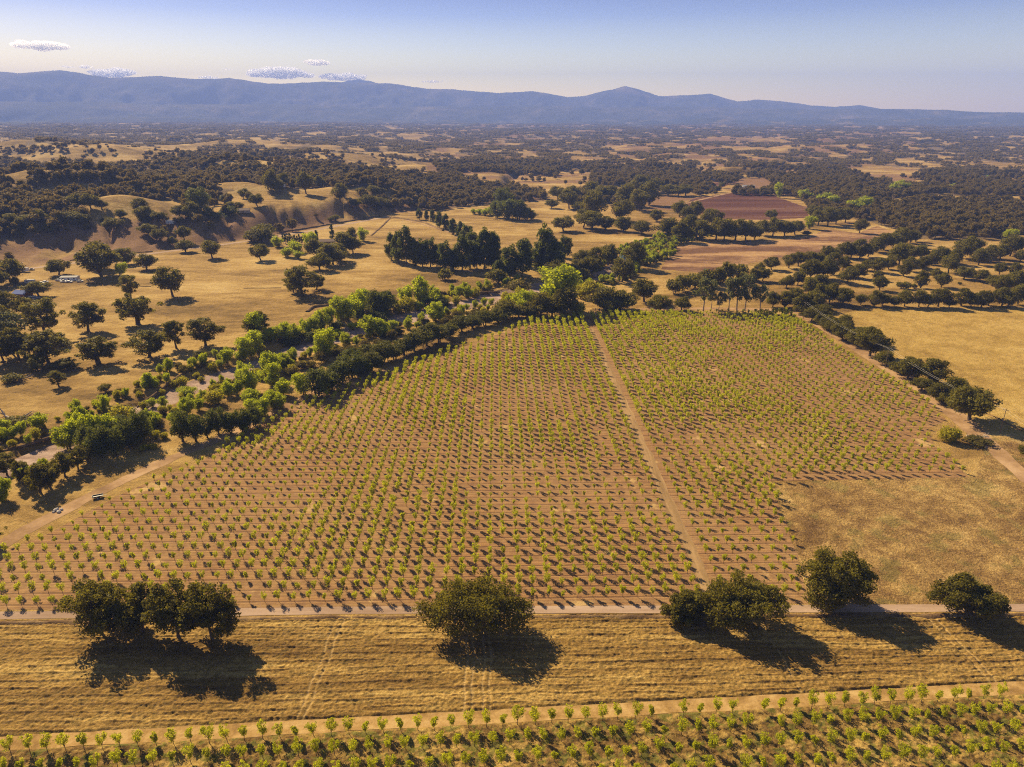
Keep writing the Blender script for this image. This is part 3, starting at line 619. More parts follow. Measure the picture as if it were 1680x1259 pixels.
KIND['willow'] = [make_tree('willow', 6, h, .1, 22, 2000, .18, M['willow'], .08, shape='vase', rc=.17, stems=3, nlimb=4, flat_=1.2) for h in (4.0, 4.8, 3.6)]
KIND['scrub'] = [make_tree('scrub', 6, h, .1, 20, 1700, .18, M['scrub'], .08, shape='dome', rc=.19, stems=3, nlimb=4) for h in (3.6, 4.6, 3.0)]
KIND['gum'] = [make_tree('gum', 7, h, 2.8, 22, 1500, .22, M['pale'], .2, 'palebark', shape='round', rc=.12, flat_=1.3, nlimb=10, hollow=.3) for h in (12, 13.5, 11)]
KIND['cypress'] = [make_tree('cypress', 2.0, 8, .2, 24, 900, .16, M['poplar'], .12, shape='cone', rc=.2, flat_=1.5, nlimb=3)]
NOUN = {'hedge': ('oak_tree', 'olive green oak', 'tree'), 'oak': ('oak_tree', 'dark oak', 'tree'), 'openoak': ('oak_tree', 'open oak', 'tree'), 'bush': ('bush', 'dark green bush', 'bush'), 'poplar': ('poplar_tree', 'tall pointed green tree', 'tree'),
        'cotton': ('cottonwood_tree', 'bright green tree', 'tree'), 'cottondark': ('riverside_tree', 'deep green tree', 'tree'), 'willow': ('willow_shrub', 'yellow green shrub', 'shrub'), 'scrub': ('scrub_bush', 'olive brown shrub', 'shrub'),
        'gum': ('gum_tree', 'sparse pale green tree', 'tree'), 'cypress': ('cypress_tree', 'slim dark cypress', 'tree')}
def ordn(i):
    w = ['first', 'second', 'third', 'fourth', 'fifth', 'sixth', 'seventh', 'eighth', 'ninth', 'tenth', 'eleventh', 'twelfth']
    return w[i] if i < 12 else f"{i + 1}{'th' if 10 < (i + 1) % 100 < 20 else {1: 'st', 2: 'nd', 3: 'rd'}.get((i + 1) % 10, 'th')}"
def place_tree(nm, crown, trunk, loc, rz, sxy, sz, label, cat, group):
    e = bpy.data.objects.new(nm, None); C.objects.link(e); e.empty_display_size = .5
    e.location = loc; e.rotation_euler = (0, 0, rz); e.scale = (sxy, sxy, sz)
    tag(e, label, cat, group)
    link('trunk', trunk, e); link('crown', crown, e); return e
TREES = []      # positions already taken
def grove(rect, kind, phrase, group, lst, tall=1.0, label=None, ws=1.0):
    pts = rp(rect, lst); P = at([p[0] for p in pts], [p[1] for p in pts]); nm, noun, cat = NOUN[kind]
    order = np.argsort([p[0] for p in pts])
    med = float(np.median([p[2] for p in pts]))
    for rank, i in enumerate(order):
        p = pts[i]; x, y, z = P[i]; dep = y * cp - (z - CAM_H) * sp; wm = p[2] * dep / F_PX
        var = KIND[kind][random.randrange(len(KIND[kind]))]; s = wm / var[2] * (1.12 if rect == 'D' or kind == 'openoak' else 1.3) * ws
        t = tall * random.uniform(.88, 1.02) * (p[3] if len(p) > 3 else 1)
        size = 'small ' if p[2] < med * .75 else 'large ' if p[2] > med * 1.35 else ''
        lb = label if (label and len(pts) == 1) else f"{size}{noun}, {ordn(rank)} from left {phrase}"
        if len(lb.split()) > 16: print('LONG', len(lb.split()), lb)
        place_tree(nm, var[0], var[1], (x, y, z - .1), random.uniform(0, 6.28), s, s * t, lb, cat, group if len(pts) > 1 else None)
        TREES.append((x, y, wm * .5))

# --- five big oaks groups along the gravel road, each tree grown for its place
HEROES = [
 ('open', (92, 214, 938, 1044), .85, 1.3, 84, .10, 'open crowned oak at the left end of the roadside clump, bare trunk showing'),
 ('open', (184, 268, 950, 1040), .9, 1.2, 50, .12, 'smaller dark oak second from left in the roadside clump of four'),
 ('open', (232, 332, 937, 1052), .9, .8, 70, .11, 'dense black green oak third in the roadside clump of four'),
 ('open', (288, 388, 935, 1054), .9, 1.3, 80, .105, 'tall oak at the right end of the roadside clump of four'),
 ('dense', (690, 866, 935, 1048), .60, .1, 150, .085, 'huge dense rounded oak alone at the middle of the gravel road'),
 ('dense', (1092, 1166, 964, 1026), .9, .4, 60, .12, 'small rounded oak at the left foot of the broad roadside oak'),
 ('dense', (1150, 1291, 931, 1038), .75, .1, 120, .09, 'broad spreading oak right of center below the gravel road'),
 ('dense', (1314, 1434, 896, 998), .85, .1, 110, .10, 'rounded oak on the upper side of the road at the orchard corner'),
 ('dense', (1538, 1646, 940, 1018), .8, .1, 100, .10, 'rounded oak by the road nearest the right edge of the photo')]
for kd, (x0, x1, y0, y1), dr, zb, ncl, rc, lb in HEROES:
    cx, cyy = (x0 + x1) / 2, (y0 + y1) / 2; hc = 11.0
    for _ in range(6):      # crown height and place from its outline as seen looking down on it
        zc = zb + hc / 2; x, y = map(float, flat(cx, cyy, zc)); dep = y * cp - (zc - CAM_H) * sp; wm = (x1 - x0) * dep / F_PX; ext = (y1 - y0) * dep / F_PX
        dl = math.atan2(CAM_H - zc, math.hypot(x, y)); cam_c = math.cos(dl - PITCH)
        hc = math.sqrt(max(20, (ext * cam_c * cam_c) ** 2 - (math.sin(dl) * wm * dr) ** 2)) / math.cos(dl)
    c, t, w, h = make_tree('roadside_oak', wm * 1.1, zb + hc, zb, ncl, 20000 if kd == 'dense' else 12000, .24, M['oak'], .55 if kd == 'dense' else .42,
                           stems=2 if kd == 'dense' else 1, shape='round', rc=rc, hollow=.55 if kd == 'dense' else .35, nlimb=12, subs=(6 if wm > 18 else 4) if kd == 'dense' else 3)
    print('hero', round(wm, 1), round(hc, 1))
    o_ = place_tree('oak_tree', c, t, (x, y, 0), 0, 1, 1, lb, 'tree', None); o_.scale = (1, dr, 1); TREES.append((x, y, wm * .5))

# --- left pasture
grove('A', 'oak', '', None, [(1115, 970, 150, 1.1)], label='lone rounded oak in the open pasture at left, trunk glimpsed')
grove('A', 'oak', '', None, [(945, 795, 110, .8)], label='small low oak below the county road bend, car pale shapes beneath')
grove('A', 'oak', '', None, [(1370, 722, 102)], label='small oak beside the county road above the lone pasture oak')
grove('A', 'openoak', 'in the pasture oaks left of the lone oak', 'oaks spread over the left pasture', [(845, 980, 125), (570, 1195, 200, .9), (885, 1150, 225, .8), (300, 1230, 245, .9), (165, 1100, 130)])
grove('A', 'oak', 'among trees round the farmyard at far left', 'trees round the farmyard', [(655, 840, 210, .9), (380, 830, 115, .8), (810, 762, 120, .7), (640, 790, 130, 1.2), (70, 880, 140), (100, 900, 40, 1.5), (250, 968, 130, .6), (-30, 920, 120), (60, 1080, 120), (20, 1200, 140)])
grove('A', 'cotton', '', None, [(785, 832, 80, .8)], label='small bright green tree against the dark farmyard oak')
grove('E', 'openoak', 'in the oak row above the dry creek at left', 'oaks above the dry creek', [(240, 350, 210, .8), (490, 350, 185, .75), (735, 318, 190, .7), (868, 275, 115), (1012, 262, 165, .75), (95, 330, 150), (20, 345, 130, .9), (1000, 340, 95, .5), (290, 462, 85, .8), (330, 380, 120, .5), (185, 385, 90, .6), (170, 300, 110, .8)])
grove('F', 'openoak', '', None, [(85, 450, 170, .8)], label='dark open oak at the creek bank above the bright green willows')
grove('E', 'bush', 'scattered over the dry bank at lower left', 'bushes on the dry creek bank', [(520, 490, 55), (355, 692, 95), (585, 605, 110, .6), (80, 650, 100, .5), (70, 440, 80, .7)])
grove('E', 'cotton', 'at the left edge along the creek', 'green bushes by the left edge', [(195, 668, 95, .7), (8, 700, 80, .7)])
grove('E', 'gum', '', None, [(60, 300, 130, .8)], label='greyish sparse tree at the left edge above the creek')
# --- creek: south bank
grove('E', 'openoak', 'in the dark trees at the orchard track head', 'dark trees along the lower creek', [(35, 900, 130, .7), (112, 945, 90, 1.0), (200, 985, 150, .8), (250, 960, 120, .8), (320, 905, 130, .8), (385, 870, 110, .8), (-60, 1000, 120, .9), (430, 835, 100, .8), (-30, 1240, 110, .9)], tall=1.35, ws=.85)
grove('E', 'cottondark', 'of the deep green trees below the creek at left', 'deep green trees along the lower creek', [(500, 810, 130), (570, 805, 120), (640, 770, 120), (700, 735, 120), (440, 780, 110), (600, 690, 110, .6)], tall=1.3, ws=.72)
grove('N', 'cottondark', 'in the dark riverside clump behind the orchard corner', 'dark riverside clump', [(720, 985, 170, 1.1), (850, 985, 160, 1.1), (960, 950, 130), (1070, 910, 170, .9), (1190, 905, 160, .9), (1310, 890, 150, .9), (1430, 835, 130), (250, 960, 150, .8), (320, 900, 150, .8), (100, 1010, 160, .8)], tall=1.15)
grove('N', 'cotton', 'in the bright riverside growth at lower left', 'bright riverside trees at lower left', [(640, 820, 110, .9), (770, 720, 150, .9), (880, 680, 110), (1380, 660, 120, .8), (1500, 730, 120, .8), (1600, 620, 130), (530, 660, 100, .9), (420, 650, 90, .7), (770, 560, 170, .6), (1160, 215, 150), (1300, 195, 130, .9), (1400, 155, 110, .9), (1090, 250, 90, .7), (1165, 540, 120), (1260, 525, 120), (1390, 505, 150, 1.05), (1575, 290, 140, .9), (1640, 290, 110), (1600, 440, 120, .7), (460, 790, 120, .7), (380, 880, 90, .6), (1095, 490, 80, .7)], tall=.95)
grove('N', 'willow', 'of the yellow shrubs beside the lower creek', 'yellow shrubs beside the lower creek', [(120, 820, 190), (340, 670, 80), (650, 465, 90), (720, 450, 110), (520, 540, 55, 1.3), (860, 365, 60), (905, 400, 70), (1020, 295, 110), (1480, 110, 100), (1040, 620, 170, .8), (460, 960, 80), (540, 960, 80), (430, 1060, 90, .6), (350, 1070, 110, .6)])
grove('E', 'cotton', 'behind the lower dark creek trees', 'bright trees behind the lower creek trees', [(335, 770, 110, .7), (400, 745, 120, .8), (470, 740, 110, .8), (510, 740, 100, .9), (540, 710, 90, .7)], tall=1.35)
grove('F', 'cotton', 'in the bright trees left of the dark hedge', 'bright trees left of the dark creek hedge', [(50, 800, 130, 1.0), (175, 690, 110, 1.1), (200, 745, 100, .8), (255, 820, 110, .8), (380, 815, 120, 1.0), (185, 905, 100, .7), (240, 910, 85, .7), (120, 955, 110, .7), (50, 890, 110, .6), (520, 570, 145, .95), (20, 590, 110, .8), (85, 545, 110, .8), (60, 950, 90, .7)], tall=1.05)
grove('F', 'cottondark', 'of the dark trees along the orchard headland', 'dark hedge of trees between creek and orchard', [(480, 825, 150, .9), (560, 790, 130, .8), (625, 745, 140, .8), (700, 705, 130, .8), (765, 690, 115, .8), (700, 640, 120, .8), (15, 1040, 120, .8)], tall=.98)
grove('F', 'hedge', 'in the dark hedge running up to the orchard top', 'dark hedge of oaks between creek and orchard', [(830, 665, 135, .9), (900, 610, 140, .9), (965, 590, 115, .8), (1035, 560, 120, .8), (1100, 535, 135, .8), (1180, 500, 150, .85), (1260, 480, 120, .8), (1325, 445, 115, .7), (1400, 412, 125, .75), (1480, 388, 120, .75), (1560, 372, 115, .75), (1640, 352, 120, .8), (800, 600, 130, .8)], tall=.95)
grove('F', 'scrub', 'of the brownish shrubs behind the creek hedge', 'brownish shrubs behind the creek hedge', [(300, 690, 110), (380, 650, 100), (500, 610, 110), (620, 560, 110), (700, 545, 90), (780, 520, 90), (860, 500, 80), (950, 460, 90), (430, 640, 90), (1380, 335, 90), (1500, 320, 110), (1300, 370, 80), (1440, 350, 90), (1560, 320, 110), (1000, 430, 80)], ws=.75)
grove('F', 'cotton', 'in the riverbed thicket', 'bright trees standing in the riverbed', [(815, 445, 110, 1.0), (890, 440, 120, .7), (960, 420, 80, .7), (1235, 340, 125, .75), (425, 572, 45), (590, 460, 60, .7), (650, 455, 50, .5), (700, 400, 60, .5), (740, 385, 50, .5), (610, 440, 70, .5), (1550, 238, 48, .8), (1596, 237, 42, .8), (1440, 265, 45, .6)])
# --- creek: north bank
grove('F', 'cotton', 'in the bright bank row across the riverbed', 'bright trees on the far creek bank', [(90, 460, 110, .9), (150, 475, 90, .8), (205, 475, 85, .8), (265, 470, 95, .8), (330, 460, 95, .8), (400, 440, 95, .8), (450, 425, 85, .8), (505, 405, 95, .9), (555, 385, 85, .9), (625, 350, 115, .9), (685, 345, 100, .9), (745, 330, 115, 1.0), (710, 240, 80, .7), (770, 235, 90, .7), (1050, 235, 100, .9), (1150, 250, 130, 1.1), (1235, 235, 90, .8), (1130, 275, 70, .7), (1450, 195, 70, .8), (1385, 185, 60, .7)], tall=1.1)
grove('F', 'willow', 'of the yellow shrubs on the far creek bank', 'yellow shrubs on the far creek bank', [(230, 460, 90), (290, 480, 80), (1000, 290, 90), (1060, 290, 95), (1390, 285, 55), (1360, 305, 50), (1370, 240, 60), (1290, 235, 80), (1500, 190, 60), (370, 470, 80, .8), (470, 460, 80, .8)])
grove('F', 'cottondark', 'in the deep green clump across the riverbed', 'deep green clump across the riverbed', [(850, 310, 125, 1.1), (925, 300, 120, 1.1), (820, 240, 90, .7), (900, 230, 90, .7), (1200, 255, 100, .5), (1290, 255, 90, .5), (780, 345, 120, .5), (880, 345, 130, .4), (600, 400, 100, .4), (430, 470, 120, .4), (300, 500, 120, .35)], tall=1.1, ws=.85)
grove('G', 'willow', 'of the scrub in the upper riverbed', 'low scrub in the upper riverbed', [(30, 185, 60), (75, 200, 60), (115, 190, 70), (165, 190, 70), (530, 155, 95), (580, 150, 70), (480, 175, 90), (450, 270, 90), (640, 90, 50, .6)])
grove('G', 'cotton', '', None, [(330, 235, 240, .68)], label='largest bright green tree with a broad fluffy crown at the orchard top')
grove('G', 'cotton', '', None, [(125, 255, 130, .7)], label='bright green tree left of the largest fluffy cottonwood')
grove('G', 'oak', 'of the dark trees at the orchard top by the cottonwood', 'dark trees at the orchard top', [(35, 290, 140, .7), (110, 285, 120, .6), (235, 280, 120), (300, 285, 130, .9), (370, 275, 140), (600, 240, 170, .7), (690, 240, 150, .75), (640, 250, 120, .7), (175, 285, 110, .7)])
grove('C', 'oak', '', None, [(840, 852, 125, 1.1)], label='lone dark oak in dry grass right of the windbreak end')
grove('C', 'oak', 'of the three rounded oaks above the orchard top', 'rounded oaks above the orchard top', [(980, 975, 140, .85), (1080, 1030, 115, .8), (1215, 1030, 95, .9)])
grove('C', 'gum', 'in the row at the orchard top', 'sparse pale trees at the orchard top', [(1350, 1032, 125), (1400, 1015, 70), (1445, 1035, 70), (1510, 1030, 90), (1560, 1030, 120), (1610, 1030, 110)])
grove('D', 'gum', '', None, [(25, 1035, 120)], label='last sparse pale tree at the right of the pale orchard top row')
grove('C', 'bush', 'in the dark hedge behind the pale trees', 'dark hedge behind the pale trees', [(1165, 925, 90, 1.2), (1225, 910, 100, 1.2), (1290, 895, 110, 1.2), (1355, 880, 110, 1.2), (1430, 860, 100, 1.3), (1500, 845, 110, 1.3), (1570, 830, 100, 1.3), (1600, 860, 80, 1.2), (1400, 850, 80)])
# --- windbreak and house grove
grove('B', 'poplar', 'in the front windbreak row', 'tall trees of the front windbreak', [(955, 735, 80), (1000, 755, 85, 1.05), (1050, 765, 90), (1105, 775, 90, .85), (1155, 780, 95, .85), (1205, 780, 95, .9), (1245, 775, 70, .7), (1300, 800, 100, .85), (1350, 800, 90, .7), (1410, 805, 110), (1460, 790, 90, .8), (1505, 790, 90, .85), (1555, 790, 100, 1.1), (1610, 790, 100, 1.05)])
grove('B', 'poplar', 'in the windbreak trailing to the road', 'trees of the back windbreak row', [(1440, 660, 80, .75), (1400, 610, 65, .75), (1350, 570, 60, .7), (1305, 540, 55, .7), (1265, 530, 50, .7), (1220, 490, 40, .8), (1180, 480, 30), (1135, 475, 40, .6), (1480, 730, 90, .8)], tall=1.1)
grove('C', 'poplar', 'in the windbreak right of the tall front row', 'trees of the right windbreak', [(30, 770, 90), (140, 830, 120, .75), (215, 820, 120, .7), (250, 760, 90, .8), (320, 790, 90, .8), (365, 795, 120, 1.05), (420, 800, 120, .8), (485, 700, 80, .8), (70, 830, 90, .6)])
grove('C', 'oak', 'of the dark oaks from windbreak to creek bend', 'oaks between windbreak and creek bend', [(595, 775, 115), (680, 775, 105), (755, 745, 115), (640, 800, 100), (915, 765, 120), (530, 845, 130, .7), (450, 830, 130, .7), (600, 850, 90, .7), (960, 740, 90, .8), (560, 800, 90)])
grove('B', 'bush', 'of the two bushes at the foot of the windbreak', 'bushes at the foot of the windbreak', [(1305, 862, 95), (1630, 885, 120)])
grove('G', 'scrub', '', None, [(100, 140, 130, .6)], label='low dark scrub patch left of the largest bright cottonwood')
grove('B', 'oak', 'in the grove round the pasture farmhouse', 'trees round the pasture farmhouse', [(645, 695, 120), (705, 690, 90, .9), (575, 765, 150, .8), (490, 800, 130, .8), (620, 740, 110, .8), (470, 715, 110, .9), (520, 720, 100, .8), (120, 625, 150, .6), (50, 620, 100, .6), (700, 620, 60, 1.3), (560, 700, 80, .8)])
grove('B', 'openoak', 'of the large oaks below the farmhouse', 'big oaks below the farmhouse', [(380, 965, 230, .75), (470, 925, 120, .7), (320, 945, 110, .8)])
grove('B', 'oak', '', None, [(110, 738, 98)], label='small round oak in the pasture left of the farmhouse grove')
grove('B', 'cotton', 'of the garden trees at the farmhouse', 'green garden trees at the farmhouse', [(280, 715, 90, .6), (345, 690, 80, .7), (350, 725, 70, .5), (430, 665, 90, .8), (768, 612, 75, .85), (320, 670, 70, .8), (220, 650, 80, .6)])
grove('B', 'cypress', 'in the cypress line behind the farmhouse garden', 'cypress line behind the farmhouse garden', [(255 + 15 * i, 628 + (i % 3) * 3, 15 + 4 * (i % 2), .75) for i in range(14)] + [(475, 655, 26, .9), (572, 620, 30, .9)])
# --- bluff and hilltop trees
grove('J', 'oak', 'on the crest of the bare bluff', 'trees on the bluff crest', [(630, 190, 120, 1.3), (590, 150, 90, 1.2), (690, 170, 80), (725, 130, 80, 1.2), (900, 190, 110, 1.3), (1020, 140, 90), (1175, 240, 110, .9), (1200, 200, 60), (505, 290, 100), (395, 230, 80, .8), (350, 320, 80, .6), (290, 310, 80, .6), (250, 270, 90, .6), (1345, 200, 90, .6), (1450, 190, 90, .6), (1500, 190, 80, .6), (1300, 300, 90, .7), (1400, 300, 130, .7), (1500, 310, 130, .7), (440, 240, 60)])
grove('J', 'cottondark', 'of the green trees left of the bluff house', 'green trees left of the bluff house', [(110, 395, 110, .6), (280, 375, 120, .5), (190, 400, 90, .5), (40, 330, 140)])
grove('J', 'oak', 'at the bluff foot by the county road', 'trees at the bluff foot', [(560, 560, 170, .7), (480, 570, 120, .6), (1140, 405, 60, .6), (1100, 410, 50, .6)])
grove('J', 'oak', '', None, [(135, 700, 0.1)], label='tiny sapling') if False else None
grove('I', 'oak', 'on the wooded bluff at far left', 'trees on the left bluff', [(640, 270, 120, .9), (570, 250, 90, .8), (760, 270, 120, .9), (850, 270, 90, .8), (250, 440, 140, .7), (440, 470, 110, .7), (950, 440, 130, .7), (900, 400, 90, .6), (1010, 350, 90, .7), (1240, 490, 120, .7), (1340, 530, 110, .8), (1445, 575, 70, .9), (1540, 530, 100, 1.0), (1550, 630, 130, .7), (1230, 380, 150, .7), (1320, 370, 110, .7), (1170, 290, 110, .8), (640, 400, 140, .6), (100, 420, 130, .7), (30, 440, 120, .7), (540, 400, 120, .7), (700, 400, 110, .7), (350, 400, 120, .8), (1600, 350, 130, .8), (1500, 340, 110, .8)])
# --- middle distance beyond the windbreak
grove('C', 'oak', 'in the oak band beyond the creek bend', 'oaks beyond the creek bend', [(1130, 565, 130, .8), (1220, 600, 110), (1270, 575, 110), (1335, 590, 110), (1400, 500, 110), (1430, 585, 110), (1480, 595, 120), (1550, 590, 110), (1615, 590, 110), (1670, 585, 90), (1200, 445, 90), (1250, 465, 80), (1300, 455, 80), (1055, 472, 70, .8), (1170, 610, 80, .7)])
grove('C', 'oak', 'of the oaks scattered over the middle fields', 'oaks scattered over the middle fields', [(475, 532, 125, .7), (600, 510, 100), (650, 525, 140, .8), (665, 455, 130), (740, 522, 90, .7), (835, 470, 115), (850, 535, 100, .7), (965, 552, 105, .7), (510, 392, 95), (400, 390, 70, .8), (570, 405, 70, .7), (440, 335, 90, .8), (530, 335, 80), (650, 335, 110, .8), (720, 345, 110, .8), (780, 345, 90, .8), (870, 375, 110), (950, 405, 110), (1010, 370, 110), (960, 300, 120, .8), (1040, 290, 110, .8), (1130, 310, 100, .7), (1190, 315, 90, .7), (1240, 310, 80, .7), (590, 180, 35, 1), (1440, 290, 40), (1465, 262, 35)])
grove('C', 'cottondark', 'in the green clump above the golden field', 'green clump above the golden field', [(60, 450, 90, .9), (130, 460, 100), (190, 460, 100, .9), (240, 462, 90, .6), (275, 460, 60, .5), (100, 400, 90)])
grove('C', 'cotton', 'left of the dark green field clump', 'bright trees left of the green clump', [(20, 430, 70, .6), (-15, 435, 60, .6), (-50, 430, 50, .5), (-85, 425, 45, .5)])
grove('D', 'cotton', 'of the bright trees bordering the ploughed field', 'bright trees bordering the ploughed field', [(140, 325, 65), (310, 345, 95, .7), (430, 370, 110, .6), (480, 380, 80, .6), (620, 410, 110, .6), (680, 405, 100, .6), (860, 300, 80, .7), (910, 285, 90, .6), (340, 520, 90, .7), (1590, 590, 90, .8), (1230, 275, 50, .7)])
grove('D', 'oak', 'in the oaks below the ploughed field', 'oaks below the ploughed field', [(30, 560, 100), (105, 565, 110), (180, 562, 110), (245, 555, 100), (95, 460, 80, .8), (390, 495, 100, .9), (450, 500, 110), (500, 490, 90), (360, 450, 100, .8), (560, 480, 90), (315, 560, 60, .5)])
grove('D', 'oak', '', None, [(648, 545, 80, 1.1)], label='lone oak standing in the pinkish fallow field below the wood')
# --- savanna of oaks at right
grove('D', 'oak', 'in the upper row of the right hand oak savanna', 'upper row of the oak savanna', [(20, 785, 60), (98, 775, 95), (205, 765, 90), (265, 750, 100), (330, 750, 100), (385, 745, 90), (440, 725, 90), (485, 715, 80), (540, 700, 100), (595, 700, 100), (650, 705, 110), (700, 695, 100), (745, 665, 100), (800, 650, 110), (855, 635, 110), (910, 625, 110), (965, 610, 90), (1000, 600, 70)])
grove('D', 'oak', 'in the scattered middle of the right hand savanna', 'middle of the oak savanna', [(190, 888, 85), (262, 870, 90), (340, 835, 130), (420, 830, 120), (480, 805, 120), (545, 780, 90), (572, 862, 110), (640, 830, 100), (700, 780, 80), (762, 790, 90), (830, 772, 80), (895, 745, 130), (970, 715, 110), (1030, 705, 90), (925, 815, 85), (965, 785, 90), (1045, 775, 80), (1100, 745, 90), (1150, 725, 110), (1205, 795, 120), (1285, 705, 130), (1345, 690, 120), (1395, 745, 100), (1300, 832, 110, .8), (1405, 850, 90), (1470, 725, 110), (1530, 710, 90), (1590, 690, 130, 1.1), (1525, 805, 80), (1612, 812, 80), (1655, 725, 80), (775, 905, 90, 1.1), (1030, 890, 80, 1.2), (1160, 885, 95, .9), (1480, 875, 80, .8), (40, 845, 90), (-10, 850, 80), (1245, 740, 90), (760, 840, 60)])
grove('D', 'bush', 'of the low bushes among the savanna oaks', 'low bushes among the savanna oaks', [(905, 892, 60), (940, 895, 60), (985, 890, 45), (1120, 820, 80), (1275, 868, 25)])
grove('D', 'oak', 'in the lower row along the savanna field edge', 'lower row along the savanna field edge', [(105, 1010, 95), (180, 1010, 100), (240, 1000, 110), (300, 1045, 130), (355, 1020, 120), (400, 985, 120), (460, 980, 120), (540, 995, 120), (330, 930, 110), (400, 920, 110), (655, 995, 75), (740, 1005, 90), (790, 1000, 90), (865, 1005, 70), (930, 1005, 100), (1020, 1005, 100), (1075, 1010, 90), (1140, 1005, 120), (1210, 1010, 75), (1285, 1000, 110), (1350, 1010, 100), (1410, 1010, 100), (1455, 1000, 90), (1540, 1000, 110), (1580, 1010, 90), (1640, 990, 120), (1530, 925, 110), (1620, 905, 130), (1680, 960, 120), (1750, 970, 120)])
grove('D', 'oak', 'at the upper end of the field edge tree line', 'tree line between orchard and right hand pasture', [(350, 1095, 120, .75), (420, 1125, 110, .75), (480, 1165, 110, .75), (540, 1215, 100, .8), (560, 1150, 100, .7), (290, 1050, 110, .7), (430, 1070, 110, .7)])
grove('H', 'oak', 'of the tree line down the pasture beside the orchard', 'tree line down to the right edge', [(300, 262, 85, .7), (355, 300, 80, .7), (420, 345, 90, .8), (490, 380, 85, .75), (560, 432, 125, .85), (525, 370, 100, .7), (635, 472, 85, .7), (700, 510, 80, .6), (745, 545, 110, .75), (760, 500, 80, .8), (815, 600, 90, .6), (870, 565, 115, .8), (900, 655, 100, .75), (965, 640, 110, .8), (945, 675, 90, .7), (1000, 610, 70, .8), (1050, 745, 185, .72), (1330, 935, 70, .8), (440, 290, 70, .7)])
grove('H', 'willow', '', None, [(950, 850, 95, .9)], label='yellow green shrub beside the fallen branches right of the orchard')
grove('H', 'scrub', '', None, [(1080, 860, 110, .35)], label='low pile of dead brush right of the orchard edge shrub')
# a few small bushes in the field between rows of the orchard right part
print('individual trees', len(TREES))

# ------------------------------------------------------------------ young orchard trees
def fruit_mesh(seed, w, h, trunk_h, n=620):
    cl = []
    for i in range(24):
        a = rng.random() * 6.28; t = rng.random(); r = (.16 + .36 * t) * w * math.sqrt(rng.random() + .15)
        cl.append((math.cos(a) * r * .8, math.sin(a) * r * .8, trunk_h + (h - trunk_h) * (.12 + .75 * t), w * (.12 + .10 * rng.random())))
    V, F, T = leaves(cl, n, .11, 1.3, .4)
    crown = mesh_np('fruit_crown', V, F, M['fruit'], {'tint': T}); mb = MB()
    limbs(mb, (0, 0, 0), (0, 0, trunk_h), [c[:3] for c in cl[:6]], .07, .015, 4)
    return crown, mb.me('fruit_trunk', M['bark'])
FR = [fruit_mesh(i, *p) for i, p in enumerate([(2.4, 4.0, 1.3), (2.6, 4.2, 1.2), (2.1, 3.7, 1.2), (2.7, 3.9, 1.1), (1.8, 3.3, 1.0), (2.4, 4.4, 1.5)])]
def place_fruit(x, y, s, k, label, group):
    e = bpy.data.objects.new('fruit_tree', None); C.objects.link(e); e.location = (x, y, 0.02); e.rotation_euler = (rng.normal() * .04, rng.normal() * .04, rng.random() * 6.28); e.scale = (s, s, s)
    tag(e, label, 'tree', group); link('trunk', FR[k][1], e); link('crown', FR[k][0], e)
pts = []
for row in range(0, 5):
    k = 0
    for i in range(-50, 60):
        u = i * 3.53 + (row % 2) * 1.7
        x = r1[0] + u + (rng.normal() * .12); y = rowline(x) - row * 4.75 + rng.normal() * .08
        px, py, dp = project(x, y, 3.5); 
        if not (-25 < px < 1705) or py > 1262 or rng.random() < .045: continue
        pts.append((row, px, x, y, k)); k += 1
RN = ['front row along the headland track', 'second row at the bottom of the photo', 'third row at the bottom right', 'fourth row at the bottom right', 'lowest row at the bottom right corner']
for row, px, x, y, k in pts:
    s = (.90 + .24 * rng.random()) * (1.0 if row == 0 else .92)
    place_fruit(x, y, s, int(rng.integers(0, 6)), f'young green tree, {ordn(k)} from left in the {RN[row]}', 'young trees of the foreground orchard')
nfront = len(pts)
OP = [flat(*p) for p in ORCH]; grid = []
for r_ in range(0, 62):
    for c_ in range(-75, 75):
        u = c_ * COL + 1.2; v = ROW0 + r_ * ROW
        if abs(u - 56.64) < 2.2: continue
        grid.append((u, v, r_, c_))
G = np.array(grid); GX, GY = o2w(G[:, 0], G[:, 1])
ins = inpoly(GX, GY, OP); G = G[ins]; GX = GX[ins]; GY = GY[ins]
keep = rng.random(len(G)) > .035; G = G[keep]; GX = GX[keep] + rng.normal(size=keep.sum()) * .09; GY = GY[keep] + rng.normal(size=keep.sum()) * .09
vig = fbm(GX / 42, GY / 42, 3, 99); sz = .62 + .50 * np.clip((vig - .28) / .44, 0, 1) + rng.normal(size=len(G)) * .09; sz = np.clip(sz, .5, 1.15) * (.90 + .16 * sstep((G[:, 2] - 8) / 30))
px, py, dp = project(GX, GY, GX * 0 + 2)
rows_ = G[:, 2]; order = np.lexsort((px, rows_)); want = 300 - nfront; single = set(); cnt = {}
near_rows = ['bottom row', 'second row up', 'third row up', 'fourth row up']
for i in order:
    if len(single) >= want: break
    if -10 < px[i] < 1690:
        rr_ = int(rows_[i]); k = cnt.get(rr_, 0); cnt[rr_] = k + 1; single.add(i)
        place_fruit(GX[i], GY[i], sz[i], int(rng.integers(0, 6)), f'young orchard tree, {ordn(k)} from left in the {near_rows[rr_]} above the gravel road', 'young trees of the main orchard')
rest = np.array([i for i in range(len(G)) if i not in single])
def variant_coll(name, objs):
    col = bpy.data.collections.new(name)
    for o in objs: col.objects.link(o)
    return col
